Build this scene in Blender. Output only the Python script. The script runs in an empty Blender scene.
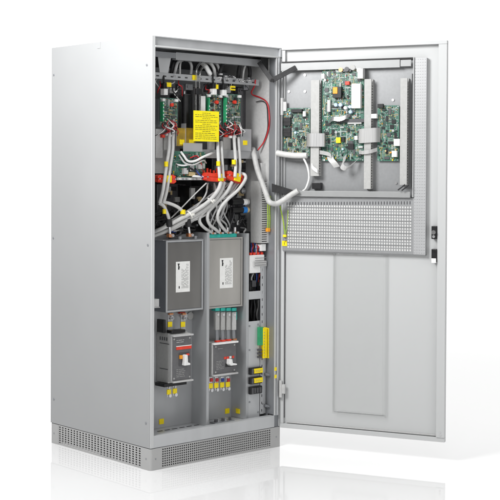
import bpy, bmesh, math, random
from mathutils import Vector, Matrix
sc = bpy.context.scene
col = sc.collection
rnd = random.Random(7)

# ------------------------------------------------------------------ camera numbers (solved from the photograph)
CAM = Vector((-3.37009, -4.38493, 1.29038))
YAW, PITCH, ROLL, FOC, PY = -0.733013, -0.0136974, 0.0050788, 1267.891, 193.302
W, D, H, ZP = 0.7842, 0.7869, 1.9, 0.0948
TH = 1.1487258                                   # door opened past square
fw = Vector((-math.sin(YAW)*math.cos(PITCH), math.cos(YAW)*math.cos(PITCH), math.sin(PITCH)))
r0 = Vector((math.cos(YAW), math.sin(YAW), 0)); u0 = r0.cross(fw)
rt = r0*math.cos(ROLL) + u0*math.sin(ROLL); up = -r0*math.sin(ROLL) + u0*math.cos(ROLL)
dd = Vector((math.cos(TH), -math.sin(TH), 0)); nn = Vector((-math.sin(TH), -math.cos(TH), 0)); HG = Vector((W, 0, 0)); HGD = HG
def ray(x, y): return fw + rt*((x-250)/FOC) - up*((y-PY)/FOC)
def F(x, y, d):                                  # measured spot -> point of the cabinet at depth d
    r = ray(x, y); return CAM + r*((d-CAM.y)/r.y)
def S(x, y, X=0.0):                              # ... on an upright plane X = const
    r = ray(x, y); return CAM + r*((X-CAM.x)/r.x)
def Dr(x, y, n):                                 # ... in door coordinates, n in front of the door skin
    r = ray(x, y); q = CAM + r*(((HGD+nn*n-CAM).dot(nn))/r.dot(nn)); return Vector(((q-HGD).dot(dd), -n, q.z))
def FB(x0, y0, x1, y1, d):
    my, mx = (y0+y1)/2, (x0+x1)/2
    return F(x0, my, d).x, F(x1, my, d).x, F(mx, y1, d).z, F(mx, y0, d).z
def DB(x0, y0, x1, y1, n):
    my, mx = (y0+y1)/2, (x0+x1)/2
    return Dr(x0, my, n).x, Dr(x1, my, n).x, Dr(mx, y1, n).z, Dr(mx, y0, n).z

# ------------------------------------------------------------------ materials
def mat(name, c, rough=.5, metal=0., var=.06, scale=40., bump=0., spec=.5, stretch=None, rvar=0., coat=0., c2=None, trans=0., alpha=1., ior=1.45):
    m = bpy.data.materials.new(name); m.use_nodes = True
    nt = m.node_tree; b = nt.nodes['Principled BSDF']; L = nt.links.new
    b.inputs['Roughness'].default_value = rough; b.inputs['Metallic'].default_value = metal
    b.inputs['Specular IOR Level'].default_value = spec; b.inputs['Coat Weight'].default_value = coat
    b.inputs['Transmission Weight'].default_value = trans; b.inputs['Alpha'].default_value = alpha; b.inputs['IOR'].default_value = ior
    tc = nt.nodes.new('ShaderNodeTexCoord'); mp = nt.nodes.new('ShaderNodeMapping'); L(tc.outputs['Object'], mp.inputs['Vector'])
    if stretch: mp.inputs['Scale'].default_value = stretch
    n = nt.nodes.new('ShaderNodeTexNoise'); n.inputs['Scale'].default_value = scale; n.inputs['Detail'].default_value = 4
    L(mp.outputs['Vector'], n.inputs['Vector'])
    cr = nt.nodes.new('ShaderNodeValToRGB'); e = cr.color_ramp.elements
    d = c2 or tuple(x*(1-2*var) for x in c)
    e[0].position = .3; e[1].position = .7
    e[0].color = (*d, 1); e[1].color = (*(c if c2 else tuple(min(1, x*(1+2*var)) for x in c)), 1)
    L(n.outputs['Fac'], cr.inputs['Fac']); L(cr.outputs['Color'], b.inputs['Base Color'])
    if rvar:
        mr = nt.nodes.new('ShaderNodeMapRange'); mr.inputs['To Min'].default_value = rough-rvar; mr.inputs['To Max'].default_value = rough+rvar
        L(n.outputs['Fac'], mr.inputs['Value']); L(mr.outputs['Result'], b.inputs['Roughness'])
    if bump:
        bp = nt.nodes.new('ShaderNodeBump'); bp.inputs['Strength'].default_value = bump; bp.inputs['Distance'].default_value = .001
        L(n.outputs['Fac'], bp.inputs['Height']); L(bp.outputs['Normal'], b.inputs['Normal'])
    return m
M = {}
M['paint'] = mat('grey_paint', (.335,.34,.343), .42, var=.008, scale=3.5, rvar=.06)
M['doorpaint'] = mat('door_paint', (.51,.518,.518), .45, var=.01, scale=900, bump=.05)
M['plinth'] = mat('plinth_paint', (.40,.40,.397), .45, var=.02, scale=500, bump=.05)
M['galv'] = mat('zinc_sheet', (.46,.47,.48), .42, metal=.5, var=.025, scale=14, stretch=(1,1,.25), rvar=.05)
M['sheet'] = mat('bright_zinc_sheet', (.54,.55,.56), .40, metal=.4, var=.025, scale=14, stretch=(1,1,.25), rvar=.05)
M['galvd'] = mat('zinc_sheet_dull', (.30,.31,.325), .42, metal=.5, var=.03, scale=14, stretch=(1,1,.3), rvar=.05)
M['alu'] = mat('aluminium', (.70,.70,.71), .3, metal=.7, var=.02, scale=12, stretch=(1,1,.3), rvar=.04)
M['chassis'] = mat('chassis_grey', (.265,.27,.275), .4, metal=.25, var=.02, scale=80)
M['casing'] = mat('blue_grey_casing', (.19,.20,.22), .4, metal=.4, var=.03, scale=14)
M['alud'] = mat('foil_ribbon', (.50,.50,.50), .3, metal=.6, var=.08, scale=25, stretch=(6,1,.3))
M['breaker'] = mat('breaker_grey', (.125,.125,.13), .4, var=.04, scale=50)
M['wing'] = mat('perforated_grey_lit', (.42,.425,.43), .42, metal=.15, var=.015, scale=8)  # lightened copy of the panel grey, offsets the shade on the side strip
M['rail'] = mat('rail_grey', (.31,.315,.315), .4, metal=.15, var=.015, scale=20)
M['perf'] = mat('perforated_grey', (.31,.315,.32), .42, metal=.3, var=.02, scale=80)
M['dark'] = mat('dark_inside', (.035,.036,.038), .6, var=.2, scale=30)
M['black'] = mat('black_plastic', (.012,.012,.013), .35, var=.2, scale=60)
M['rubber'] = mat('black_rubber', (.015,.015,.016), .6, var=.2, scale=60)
M['steel_dark'] = mat('dark_polished_steel', (.25,.244,.235), .24, metal=.8, var=.08, scale=7, stretch=(1,1,.25), rvar=.05)
M['steel_warm'] = mat('warm_steel', (.44,.425,.40), .42, metal=.6, var=.05, scale=9, stretch=(1,1,.3), rvar=.05)
M['mgrey'] = mat('moulded_grey', (.40,.40,.39), .5, var=.03, scale=90)
M['lgrey'] = mat('light_grey_plastic', (.50,.50,.495), .45, var=.03, scale=90)
M['dgrey'] = mat('charcoal_plastic', (.075,.075,.08), .38, var=.06, scale=120)
M['white'] = mat('white_plastic', (.80,.80,.79), .4, var=.02, scale=60)
M['label'] = mat('white_label', (.82,.82,.80), .5, var=.02, scale=60)
M['ink'] = mat('printed_ink', (.03,.03,.03), .6, var=.1)
M['inkgrey'] = mat('faded_ink', (.25,.25,.25), .6, var=.1)
M['cable'] = mat('white_cable', (.54,.54,.53), .38, var=.04, scale=50)
M['cablegrey'] = mat('grey_cable', (.42,.42,.42), .42, var=.05, scale=50)
M['hose'] = mat('grey_hose', (.50,.50,.49), .5, var=.06, scale=50)
M['yellow'] = mat('yellow_plastic', (.90,.70,.005), .45, var=.04, scale=40)
M['sign'] = mat('sign_yellow', (.93,.80,.01), .4, var=.02, scale=30)
M['amber'] = mat('amber_insulator', (.42,.27,.03), .35, var=.1, scale=40, c2=(.25,.17,.03))
M['red'] = mat('red_plastic', (.72,.05,.025), .4, var=.08, scale=50)
M['redw'] = mat('red_wire', (.45,.02,.025), .4, var=.1)
M['orange'] = mat('orange_plastic', (.85,.33,.02), .4, var=.05)
M['copper'] = mat('copper', (.62,.27,.13), .35, metal=.9, var=.1)
M['teal'] = mat('teal_insulator', (.02,.36,.30), .4, var=.1, scale=50)
M['green'] = mat('green_terminal', (.03,.30,.13), .45, var=.06)
M['yg'] = mat('yellow_green_wire', (.55,.62,.03), .4, var=.05, scale=300, c2=(.06,.30,.03))
M['blue'] = mat('blue_plastic', (.02,.20,.60), .4, var=.06)
M['bluew'] = mat('blue_wire', (.02,.05,.25), .4, var=.1)
M['lblue'] = mat('pale_blue_ceramic', (.45,.58,.75), .35, var=.1)
M['silver'] = mat('solder_silver', (.75,.75,.76), .25, metal=.9, var=.05)
M['chrome'] = mat('chrome', (.8,.8,.8), .12, metal=1., var=.02)
M['tan'] = mat('tan_component', (.55,.42,.22), .5, var=.1)
M['ribbon'] = mat('grey_ribbon', (.40,.40,.395), .42, var=.06, scale=300, stretch=(1,1,.02))
M['filter'] = mat('filter_fleece', (.66,.66,.65), .8, var=.03, scale=300)
M['tie'] = mat('natural_nylon', (.75,.74,.70), .35, var=.02)
def glassy(name, c, rough, thin, st=(1,1,1)):
    m = bpy.data.materials.new(name); m.use_nodes = True; nt = m.node_tree; nt.nodes.clear(); L = nt.links.new
    o = nt.nodes.new('ShaderNodeOutputMaterial'); t = nt.nodes.new('ShaderNodeBsdfTransparent'); t.inputs['Color'].default_value = (*c, 1)
    g = nt.nodes.new('ShaderNodeBsdfGlossy'); g.inputs['Roughness'].default_value = rough
    n = nt.nodes.new('ShaderNodeTexNoise'); n.inputs['Scale'].default_value = 16
    tc = nt.nodes.new('ShaderNodeTexCoord'); mp = nt.nodes.new('ShaderNodeMapping'); mp.inputs['Scale'].default_value = st
    L(tc.outputs['Object'], mp.inputs['Vector']); L(mp.outputs['Vector'], n.inputs['Vector'])
    bp = nt.nodes.new('ShaderNodeBump'); bp.inputs['Strength'].default_value = .5; bp.inputs['Distance'].default_value = .008
    L(n.outputs['Fac'], bp.inputs['Height']); L(bp.outputs['Normal'], g.inputs['Normal'])
    lw = nt.nodes.new('ShaderNodeLayerWeight'); lw.inputs['Blend'].default_value = .25
    fr = nt.nodes.new('ShaderNodeMapRange'); fr.inputs['To Min'].default_value = .05*thin; fr.inputs['To Max'].default_value = .45*thin
    L(lw.outputs['Facing'], fr.inputs['Value'])
    mx = nt.nodes.new('ShaderNodeMixShader'); L(fr.outputs['Result'], mx.inputs['Fac']); L(t.outputs[0], mx.inputs[1]); L(g.outputs[0], mx.inputs[2])
    L(mx.outputs[0], o.inputs['Surface']); return m
M['clear'] = glassy('clear_plastic', (.998,.999,.998), .10, .5, (1,1,.12))
M['cleartube'] = glassy('clear_tube', (.80,.80,.79), .1, 1.8)
def pcb(name, c, c2):
    m = bpy.data.materials.new(name); m.use_nodes = True; nt = m.node_tree; b = nt.nodes['Principled BSDF']; L = nt.links.new
    b.inputs['Roughness'].default_value = .35
    tc = nt.nodes.new('ShaderNodeTexCoord'); mp = nt.nodes.new('ShaderNodeMapping'); mp.inputs['Rotation'].default_value = (math.pi/2, 0, 0)
    L(tc.outputs['Object'], mp.inputs['Vector'])
    br = nt.nodes.new('ShaderNodeTexBrick'); br.inputs['Scale'].default_value = 60; br.inputs['Mortar Size'].default_value = .035; br.offset = .37; br.squash = 1.7
    br.inputs['Color1'].default_value = (*c, 1); br.inputs['Color2'].default_value = (*[x*.75 for x in c], 1); br.inputs['Mortar'].default_value = (*c2, 1)
    L(mp.outputs['Vector'], br.inputs['Vector'])
    n = nt.nodes.new('ShaderNodeTexNoise'); n.inputs['Scale'].default_value = 55; n.inputs['Detail'].default_value = 6; L(tc.outputs['Object'], n.inputs['Vector'])
    cr = nt.nodes.new('ShaderNodeValToRGB'); cr.color_ramp.elements[0].position = .55; cr.color_ramp.elements[1].position = .64
    L(n.outputs['Fac'], cr.inputs['Fac'])
    mx = nt.nodes.new('ShaderNodeMix'); mx.data_type = 'RGBA'; mx.inputs[7].default_value = (*c2, 1)
    L(cr.outputs['Color'], mx.inputs[0]); L(br.outputs['Color'], mx.inputs[6]); L(mx.outputs[2], b.inputs['Base Color'])
    return m
M['pcb'] = pcb('circuit_board_green', (.018,.110,.072), (.10,.24,.18))
M['pcbd'] = pcb('circuit_board_dark', (.012,.10,.065), (.16,.25,.21))

# ------------------------------------------------------------------ mesh builder
BASE = {}; FR = {}
class MB:
    def __init__(s): s.v = []; s.f = []; s.m = []; s.sm = []
    def add(s, vs, fs, mi=0, smooth=False):
        o = len(s.v); s.v += [Vector(p) for p in vs]
        for f in fs: s.f.append([i+o for i in f]); s.m.append(mi); s.sm.append(smooth)
        return s
    def box(s, x0, x1, y0, y1, z0, z1, mi=0):
        if x1 < x0: x0, x1 = x1, x0
        if y1 < y0: y0, y1 = y1, y0
        if z1 < z0: z0, z1 = z1, z0
        return s.add([(x0,y0,z0),(x1,y0,z0),(x1,y1,z0),(x0,y1,z0),(x0,y0,z1),(x1,y0,z1),(x1,y1,z1),(x0,y1,z1)],
              [(0,3,2,1),(4,5,6,7),(0,1,5,4),(1,2,6,5),(2,3,7,6),(3,0,4,7)], mi)
    def bar(s, p0, p1, w, t, side=Vector((0,1,0)), mi=0):           # flat bar between two points
        p0, p1 = Vector(p0), Vector(p1); a = (p1-p0).normalized(); b = side - a*side.dot(a); b.normalize(); c = a.cross(b)
        q = [p+b*(i*t/2)+c*(j*w/2) for p in (p0, p1) for i, j in ((-1,-1),(1,-1),(1,1),(-1,1))]
        return s.add(q, [(3,2,1,0),(4,5,6,7),(0,1,5,4),(1,2,6,5),(2,3,7,6),(3,0,4,7)], mi)
    def cyl(s, p0, p1, r, r1=None, n=16, mi=0, caps=True):
        p0, p1 = Vector(p0), Vector(p1); r1 = r if r1 is None else r1; a = (p1-p0).normalized()
        b = a.orthogonal().normalized(); c = a.cross(b)
        q = [p+(b*math.cos(2*math.pi*k/n)+c*math.sin(2*math.pi*k/n))*rr for p, rr in ((p0, r), (p1, r1)) for k in range(n)]
        s.add(q, [(k, (k+1)%n, n+(k+1)%n, n+k) for k in range(n)], mi, True)
        if caps: s.add(q[:n], [tuple(range(n-1,-1,-1))], mi); s.add(q[n:], [tuple(range(n))], mi)
        return s
    def tube(s, pts, r, n=10, sub=7, mi=0, ripple=0.):
        pts = [Vector(p) for p in pts]; P = [pts[0]*2-pts[1]] + pts + [pts[-1]*2-pts[-2]]; path = []
        for i in range(1, len(P)-2):
            for k in range(sub):
                t = k/sub; a, b, c, d = P[i-1:i+3]
                path.append(.5*((2*b)+(c-a)*t+(2*a-5*b+4*c-d)*t*t+(3*b-a-3*c+d)*t**3))
        path.append(pts[-1]); nrm = None; q = []
        for i, p in enumerate(path):
            t = (path[min(i+1, len(path)-1)]-path[max(i-1, 0)]).normalized()
            nrm = t.orthogonal().normalized() if nrm is None else (nrm-t*nrm.dot(t)).normalized()
            b = t.cross(nrm); rr = r*(1+ripple*(i%2))
            q += [p+(nrm*math.cos(2*math.pi*k/n)+b*math.sin(2*math.pi*k/n))*rr for k in range(n)]
        m = len(path); fs = [(i*n+k, i*n+(k+1)%n, (i+1)*n+(k+1)%n, (i+1)*n+k) for i in range(m-1) for k in range(n)]
        s.add(q, fs, mi, True); s.add(q[:n], [tuple(range(n-1,-1,-1))], mi); s.add(q[-n:], [tuple(range(n))], mi); return s
    def strip(s, pts, w, t=.0016, side=Vector((1,0,0)), sub=7, mi=0):   # a ribbon through points
        pts = [Vector(p) for p in pts]; P = [pts[0]*2-pts[1]] + pts + [pts[-1]*2-pts[-2]]; path = []
        for i in range(1, len(P)-2):
            for k in range(sub):
                u = k/sub; a, b, c, d = P[i-1:i+3]
                path.append(.5*((2*b)+(c-a)*u+(2*a-5*b+4*c-d)*u*u+(3*b-a-3*c+d)*u**3))
        path.append(pts[-1]); q = []; side = Vector(side).normalized()
        for i, p in enumerate(path):
            tt = (path[min(i+1, len(path)-1)]-path[max(i-1, 0)]).normalized(); nm = tt.cross(side).normalized()
            q += [p-side*w/2-nm*t/2, p+side*w/2-nm*t/2, p+side*w/2+nm*t/2, p-side*w/2+nm*t/2]
        m = len(path); fs = [(i*4+k, i*4+(k+1)%4, (i+1)*4+(k+1)%4, (i+1)*4+k) for i in range(m-1) for k in range(4)]
        s.add(q, fs, mi); s.add(q[:4], [(3,2,1,0)], mi); s.add(q[-4:], [(0,1,2,3)], mi); return s
    def prism(s, poly, y0, y1, mi=0):                                   # (x,z) outline extruded in y
        n = len(poly); q = [(x, y0, z) for x, z in poly] + [(x, y1, z) for x, z in poly]
        return s.add(q, [tuple(range(n)), tuple(range(2*n-1, n-1, -1))] + [(k, n+k, n+(k+1)%n, (k+1)%n) for k in range(n)], mi)
    def grid(s, x0, x1, z0, z1, y, nx, nz, fx, fz, mi=0, t=.0015, axis='y'):   # sheet with rectangular holes
        xs = [x0]; zs = [z0]; dx = (x1-x0)/nx; dz = (z1-z0)/nz
        for i in range(nx): xs += [x0+dx*(i+.5-fx/2), x0+dx*(i+.5+fx/2)]
        for i in range(nz): zs += [z0+dz*(i+.5-fz/2), z0+dz*(i+.5+fz/2)]
        xs.append(x1); zs.append(z1); nX = len(xs); nZ = len(zs); q = []
        for yy in (y, y+t): q += [((x, yy, z) if axis == 'y' else (yy, x, z)) for z in zs for x in xs]
        def hole(i, j): return i < 0 or j < 0 or i >= nX-1 or j >= nZ-1 or (i % 2 == 1 and j % 2 == 1)
        B = nX*nZ; fs = []
        for j in range(nZ-1):
            for i in range(nX-1):
                if hole(i, j): continue
                a, b, c, d = j*nX+i, j*nX+i+1, (j+1)*nX+i+1, (j+1)*nX+i
                fs += [(a, b, c, d), (B+d, B+c, B+b, B+a)]
                for (k, l, e) in ((i, j-1, (b, a)), (i+1, j, (c, b)), (i, j+1, (d, c)), (i-1, j, (a, d))):
                    if hole(k, l): fs.append((e[0], e[1], B+e[1], B+e[0]))
        return s.add(q, fs, mi)
    def build(s, name, mats, parent=None, bevel=0., base=None, frame=None, seg=2):
        if isinstance(mats, str): mats = [mats]
        if parent is not None: base = BASE[parent]
        base = Vector(base or (0,0,0))
        me = bpy.data.meshes.new(name); me.from_pydata([tuple(p-base) for p in s.v], [], s.f)
        for k in mats: me.materials.append(M[k])
        for p, mi, sm in zip(me.polygons, s.m, s.sm): p.material_index = mi; p.use_smooth = sm
        bm = bmesh.new(); bm.from_mesh(me); bmesh.ops.recalc_face_normals(bm, faces=bm.faces); bm.to_mesh(me); bm.free()
        o = bpy.data.objects.new(name, me); col.objects.link(o); BASE[o] = base
        if parent is not None: o.parent = parent
        else: place(o, base, frame)
        if bevel:
            md = o.modifiers.new('edge', 'BEVEL'); md.width = bevel; md.segments = seg; md.limit_method = 'ANGLE'; md.angle_limit = .8
        return o
def place(o, base, frame):
    base = Vector(base)
    if frame == 'D': o.location = HGD+dd*base.x-nn*base.y+Vector((0,0,base.z)); o.rotation_euler = (0,0,-TH)
    else: o.location = base
def tag(o, label, cat, group=None, kind=None):
    o['label'] = label; o['category'] = cat
    if group: o['group'] = group
    if kind: o['kind'] = kind
    return o
def thing(name, label, cat, base=(0,0,0), frame=None, group=None):
    o = bpy.data.objects.new(name, None); col.objects.link(o); o.empty_display_size = .05
    BASE[o] = Vector(base); place(o, base, frame); return tag(o, label, cat, group)
def copy_tree(o, parent=None):
    c = o.copy(); col.objects.link(c); c.parent = parent
    for ch in list(o.children): copy_tree(ch, c)
    return c
def text_lines(mb, x0, x1, z0, z1, y, rows, seed, head=False, t=.0004, hfrac=.42, mi=0):
    r = random.Random(seed); dz = (z1-z0)/rows
    for k in range(rows):
        z = z1-dz*(k+.5); h = dz*hfrac; a, b = x0, x1-(x1-x0)*r.choice((0, .05, .12, .3, 0))
        if head and k in (0, 3, 6, 10): q = (x1-x0)*.32; a, b = x0+q, x1-q
        while a < b-.002:
            w = min(r.uniform(.006, .022), b-a); mb.box(a, a+w, y-t, y, z-h/2, z+h/2, mi); a += w+.0035

# ================================================================== the setting
fl = MB().add([(-40,-40,0),(40,-40,0),(40,60,0),(-40,60,0)], [(0,1,2,3)])
M['floor'] = mat('white_gloss_floor', (.755,.755,.755), .025, var=0., spec=.65)
o = fl.build('floor', 'floor'); o['kind'] = 'structure'

# ================================================================== the cabinet
cab = thing('electrical_cabinet', 'tall light grey steel electrical cabinet with its door swung wide open on a perforated plinth', 'cabinet', (W/2, D/2, 0))
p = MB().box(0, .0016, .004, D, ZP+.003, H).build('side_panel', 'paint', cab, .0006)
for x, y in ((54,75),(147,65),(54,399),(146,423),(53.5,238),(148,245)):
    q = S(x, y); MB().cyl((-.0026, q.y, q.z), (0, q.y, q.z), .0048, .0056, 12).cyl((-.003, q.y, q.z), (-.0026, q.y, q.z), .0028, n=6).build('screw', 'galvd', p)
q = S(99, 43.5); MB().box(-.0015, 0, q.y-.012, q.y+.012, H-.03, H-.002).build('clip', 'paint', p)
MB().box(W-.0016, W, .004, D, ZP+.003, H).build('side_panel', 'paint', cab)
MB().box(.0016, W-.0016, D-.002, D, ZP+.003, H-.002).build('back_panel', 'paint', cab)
MB().box(.0018, W-.0018, .006, D-.002, H-.006, H-.001).build('roof', 'paint', cab)
# front frame
MB().box(.0018, .020, 0, .022, ZP+.003, H-.0005).box(.020, .024, .010, .050, ZP+.06, H-.05).build('front_post', 'doorpaint', cab, .0012)
rp = MB().box(.743, W-.0005, .007, .012, ZP+.003, H-.0465).box(.743, .748, .012, .05, ZP+.06, H-.05).build('front_post', 'galvd', cab, .0008)
MB().box(.743, .7495, .0, .0068, ZP+.058, H-.05).box(.7725, W-.0005, .0, .0068, ZP+.003, H-.05).build('post_edge', 'doorpaint', rp, .0008)
MB().box(.7535, .765, -.003, .0068, ZP+.058, H-.05).build('seal_channel', 'sheet', rp, .0008)
MB().box(.0202, .766, -.001, .030, 1.8505, 1.8575).build('header_lip', 'doorpaint', cab, .001)
hd = MB().box(.0202, .766, .014, .017, 1.858, 1.8945).box(.0202, W-.0005, .001, .03, 1.8945, H-.0008)
hd.box(.766, W-.0005, 0, .017, 1.8535, 1.8945).build('header', 'sheet', cab, .001)
sl = MB().box(.0202, .7428, .002, .005, ZP+.003, .1515).box(.0202, .7428, .005, .034, .1485, .1515).build('sill', 'sheet', cab, .001)
# floor of the interior with slots
fb = MB(); fb.box(.02, .7428, .034, .50, .138, .140).build('inner_floor', 'sheet', cab)
sl = MB()
for k in range(6): 
    q = F(160+k*7.3, 430-k*1.25, .11); sl.box(q.x-.014, q.x+.014, .106, .114, .1402, .1412)
sl.build('floor_slots', 'dark', cab)
# inner linings
MB().box(.0022, .004, .05, .75, .14, 1.86).build('lining', 'galvd', cab)
MB().box(.7452, .7475, .052, .60, 1.02, 1.85).build('lining', 'lgrey', cab)
MB().box(.7452, .7475, .052, .60, .14, 1.018).build('lining', 'galvd', cab)
MB().box(.004, .745, .46, .463, .14, 1.86).build('rear_plate', 'dgrey', cab)
MB().box(.02, .745, .36, .363, 1.42, 1.80).build('upper_plate', 'galvd', cab)
MB().box(.004, .745, .05, .46, 1.8605, 1.863).build('ceiling_plate', 'galvd', cab)
MB().box(.0042, .615, .1655, .168, .1405, 1.02).build('mounting_plate', 'galv', cab)
for X, zt in ((.369, 1.03), (.613, 1.02)):
    MB().box(X, X+.0022, .062, .1653, .141, zt).box(X, X+.0145, .0595, .0618, .141, zt).build('partition', 'galv', cab, .0006)
# door strip of plate on the right hand bay
pl = MB().box(.6285, .700, .0605, .0625, .141, F(255,321,.06).z).build('bay_plate', 'sheet', cab, .0006)
pl = MB().grid(.7015, .724, .155, .86, .058, 1, 20, .22, .35, t=.002).box(.726, .7425, .064, .066, .155, .86).build('slotted_rail', 'sheet', cab)
b = FB(248,291,265,299,.06)
MB().box(.616, .72, .0605, .12, b[2], b[2]+.003).box(.616, .72, .0605, .0625, b[2]+.003, b[3]).build('shelf_bracket', 'sheet', cab, .0006)
# beams
b = FB(176,52,262,60,.1)
MB().box(.215, .742, .1, .13, 1.814, 1.848).build('ceiling_beam', 'galv', cab, .002)
br = MB().box(.03, .72, .098, .101, 1.722, 1.750).box(.03, .72, .101, .125, 1.747, 1.750)
br.build('upper_rail', 'galv', cab, .0006)
hl = MB()
for k in range(16): hl.box(.06+k*.041, .075+k*.041, .0972, .0979, 1.732, 1.738)
hl.build('rail_slots', 'dark', cab)
for x in (.20, .345, .47, .60):
    MB().cyl((x, .088, 1.737), (x, .098, 1.737), .006, n=6).build('bolt', 'silver', cab)
MB().box(.36, .744, .12, .123, 1.372, 1.412).box(.36, .744, .123, .16, 1.409, 1.412).build('cross_rail', 'galv', cab, .0008)
MB().box(.024, .30, .175, .178, 1.30, 1.52).build('white_plate', 'lgrey', cab)
# bracket plates hanging under the roof
q = [F(158,57,.1), F(171,58,.1), F(168,74,.1), F(160,74,.1)]
MB().prism([(a.x, a.z) for a in q], .1, .102).build('hanging_plate', 'sheet', cab)
q = [F(261,58,.06), F(269,58,.06), F(272,79,.06), F(269,79,.06)]
MB().prism([(a.x, a.z) for a in q], .06, .064).build('corner_plate', 'rubber', cab)
b = FB(155,52,176,57.5,.08)
MB().box(b[0], b[1], .08, .082, b[2], b[3]).build('corner_plate', 'galvd', cab)
# bits on the left post in bay 1
b = FB(154,299,161,307,.05)
MB().box(.05, .085, .05, .08, b[2], b[3]).box(.048, .088, .046, .08, b[2]-.003, b[2]).build('wire_clamp', 'lgrey', cab, .001)
# plinth
pb = .002
pc = MB()
def post(mb, x, y, sx, sy):
    r = .012; pts = []
    a = .066
    for k in range(5):
        t = k/4*math.pi/2; pts.append((x+sx*(r-r*math.cos(t)), y+sy*(r-r*math.sin(t))))
    pts = [(x, y+sy*a)] + pts + [(x+sx*a, y), (x+sx*a, y+sy*.004), (x+sx*.004, y+sy*.004), (x+sx*.004, y+sy*a)]
    n = len(pts); q = [(u, v, z) for z in (0, ZP) for u, v in pts]
    mb.add(q, [tuple(range(n)), tuple(range(2*n-1, n-1, -1))] + [(k, (k+1)%n, n+(k+1)%n, n+k) for k in range(n)])
for x, y, sx, sy in ((0,0,1,1),(W,0,-1,1),(0,D,1,-1),(W,D,-1,-1)):
    c = MB(); post(c, x, y, sx, sy); c = c.build('plinth_corner', 'plinth', cab)
    if y == 0:
        u = x+sx*.03; MB().cyl((u, -.001, ZP*.52), (u, .001, ZP*.52), .004, n=12).build('screw', 'galvd', c)
    if x == 0:
        v = y+sy*.03; MB().cyl((-.001, v, ZP*.52), (.001, v, ZP*.52), .004, n=12).build('screw', 'galvd', c)
g = MB().grid(.066, W-.066, .007, ZP-.004, .0015, 54, 8, .60, .60).box(.066, W-.066, .0015, .003, 0, .007).box(.066, W-.066, .0015, .003, ZP-.004, ZP).build('grille', 'plinth', cab)
g = MB().grid(.066, D-.066, .007, ZP-.004, .0015, 27, 8, .52, .58, axis='x').box(.0015, .003, .066, D-.066, 0, .007).box(.0015, .003, .066, D-.066, ZP-.004, ZP).build('grille', 'plinth', cab)
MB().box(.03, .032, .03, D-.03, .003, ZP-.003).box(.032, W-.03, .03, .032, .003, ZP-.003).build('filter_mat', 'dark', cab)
MB().box(.004, W-.004, .004, D-.004, ZP+.001, ZP+.0028).build('base_plate', 'galvd', cab)

# ------------------------------------------------------------------ the door (door coordinates: x along the door, -y towards the room)
dr = thing('door_anchor', 'x', 'x'); bpy.data.objects.remove(dr)
def dpart(mb, name, m, parent, bevel=0.):        # a door piece: same frame, below the cabinet
    o = mb.build(name, m, None, bevel, (0,0,0), 'D')
    o.parent = parent; loc = o.location.copy()
    if parent is cab: o.location = loc-BASE[cab]
    else: o.location = (0,0,0); o.rotation_euler = (0,0,0)
    BASE[o] = Vector((0,0,0)); return o
DZ0, DZ1, DW = .094, 1.9035, .8045
door = MB().box(.003, DW, .0, .002, DZ0, DZ1)
door.box(.766, DW, -.024, -.0005, DZ0+.0205, DZ1-.0165)
door.box(.003, DW, -.020, -.0005, DZ0, DZ0+.020)
door.box(.003, DW, -.024, -.0005, DZ1-.016, DZ1)
door.box(.003, .018, -.016, -.0005, DZ0+.0205, DZ1-.0165)
door = dpart(door, 'door', 'doorpaint', cab, .0015)
dpart(MB().box(.02, .80, -.0225, -.020, DZ1-.0182, DZ1-.0168), 'gasket', 'dgrey', door)
dpart(MB().box(.018, .0198, -.008, -.0006, .14, .93), 'gasket', 'dgrey', door)
g = MB().box(.03, .762, -.009, -.0006, DZ0+.024, DZ0+.029); dpart(g, 'seal_strip', 'lgrey', door)
for x0, y0, x1, y1, k in ((431.5,226,437.5,239,0), (431.5,249,437.5,262,1)):
    b = DB(x0, y0, x1, y1, .02); zc = (b[2]+b[3])/2; hh = b[3]-b[2]; xc = (b[0]+b[1])/2
    a = MB().box(xc-.012, xc+.012, -.03, -.0006, b[2], b[3])
    a = dpart(a, 'lock', 'black', door, .002)
    if k == 0:
        dpart(MB().cyl((xc, -.038, zc+.001), (xc, -.03, zc+.001), .010, n=18), 'lock_barrel', 'chrome', a)
        dpart(MB().cyl((xc, -.036, zc-.018), (xc, -.03, zc-.018), .0065, n=14), 'lock_screw', 'silver', a)
        dpart(MB().box(xc+.012, xc+.034, -.012, -.006, zc-.014, zc-.003), 'latch', 'mgrey', a, .002)
    else:
        dpart(MB().box(xc-.011, xc+.011, -.034, -.0305, b[2]-.004, b[2]+.017), 'lock_barrel', 'white', a, .002)
for zz in (S(281.5, 388, W).z, 1.62):
    hgm = MB().cyl((.008, -.026, zz-.04), (.008, -.026, zz+.04), .0075, n=14).box(.008, .030, -.028, -.0165, zz-.022, zz+.022)
    dpart(hgm, 'hinge', 'lgrey', door, .001)
dpart(MB().cyl((.786, -.0255, DZ0+.032), (.786, -.024, DZ0+.032), .005, n=12).cyl((.786, -.0255, DZ0+.045), (.786, -.024, DZ0+.045), .004, n=12), 'screw', 'silver', door)
# document pocket of clear plastic on the door
b = DB(332,258,388,416,.01); x0, x1, z0, z1 = b[0], b[1], b[2], .93
pk = MB()
pk.box(x0+.02, x1-.02, -.030, -.0285, z0+.02, z1)
for a, c in ((x0+.012, x0+.02), (x1-.02, x1-.012)): pk.box(a, c, -.030, -.004, z0+.012, z1)
pk.box(x0+.02, x1-.02, -.030, -.004, z0+.012, z0+.02)
for a, c in ((x0, x0+.012), (x1-.012, x1)): pk.box(a, c, -.004, -.0015, z0, z1)
pk.box(x0+.012, x1-.012, -.004, -.0015, z0, z0+.012)
dpart(pk, 'document_pocket', 'clear', door, .003)

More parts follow.
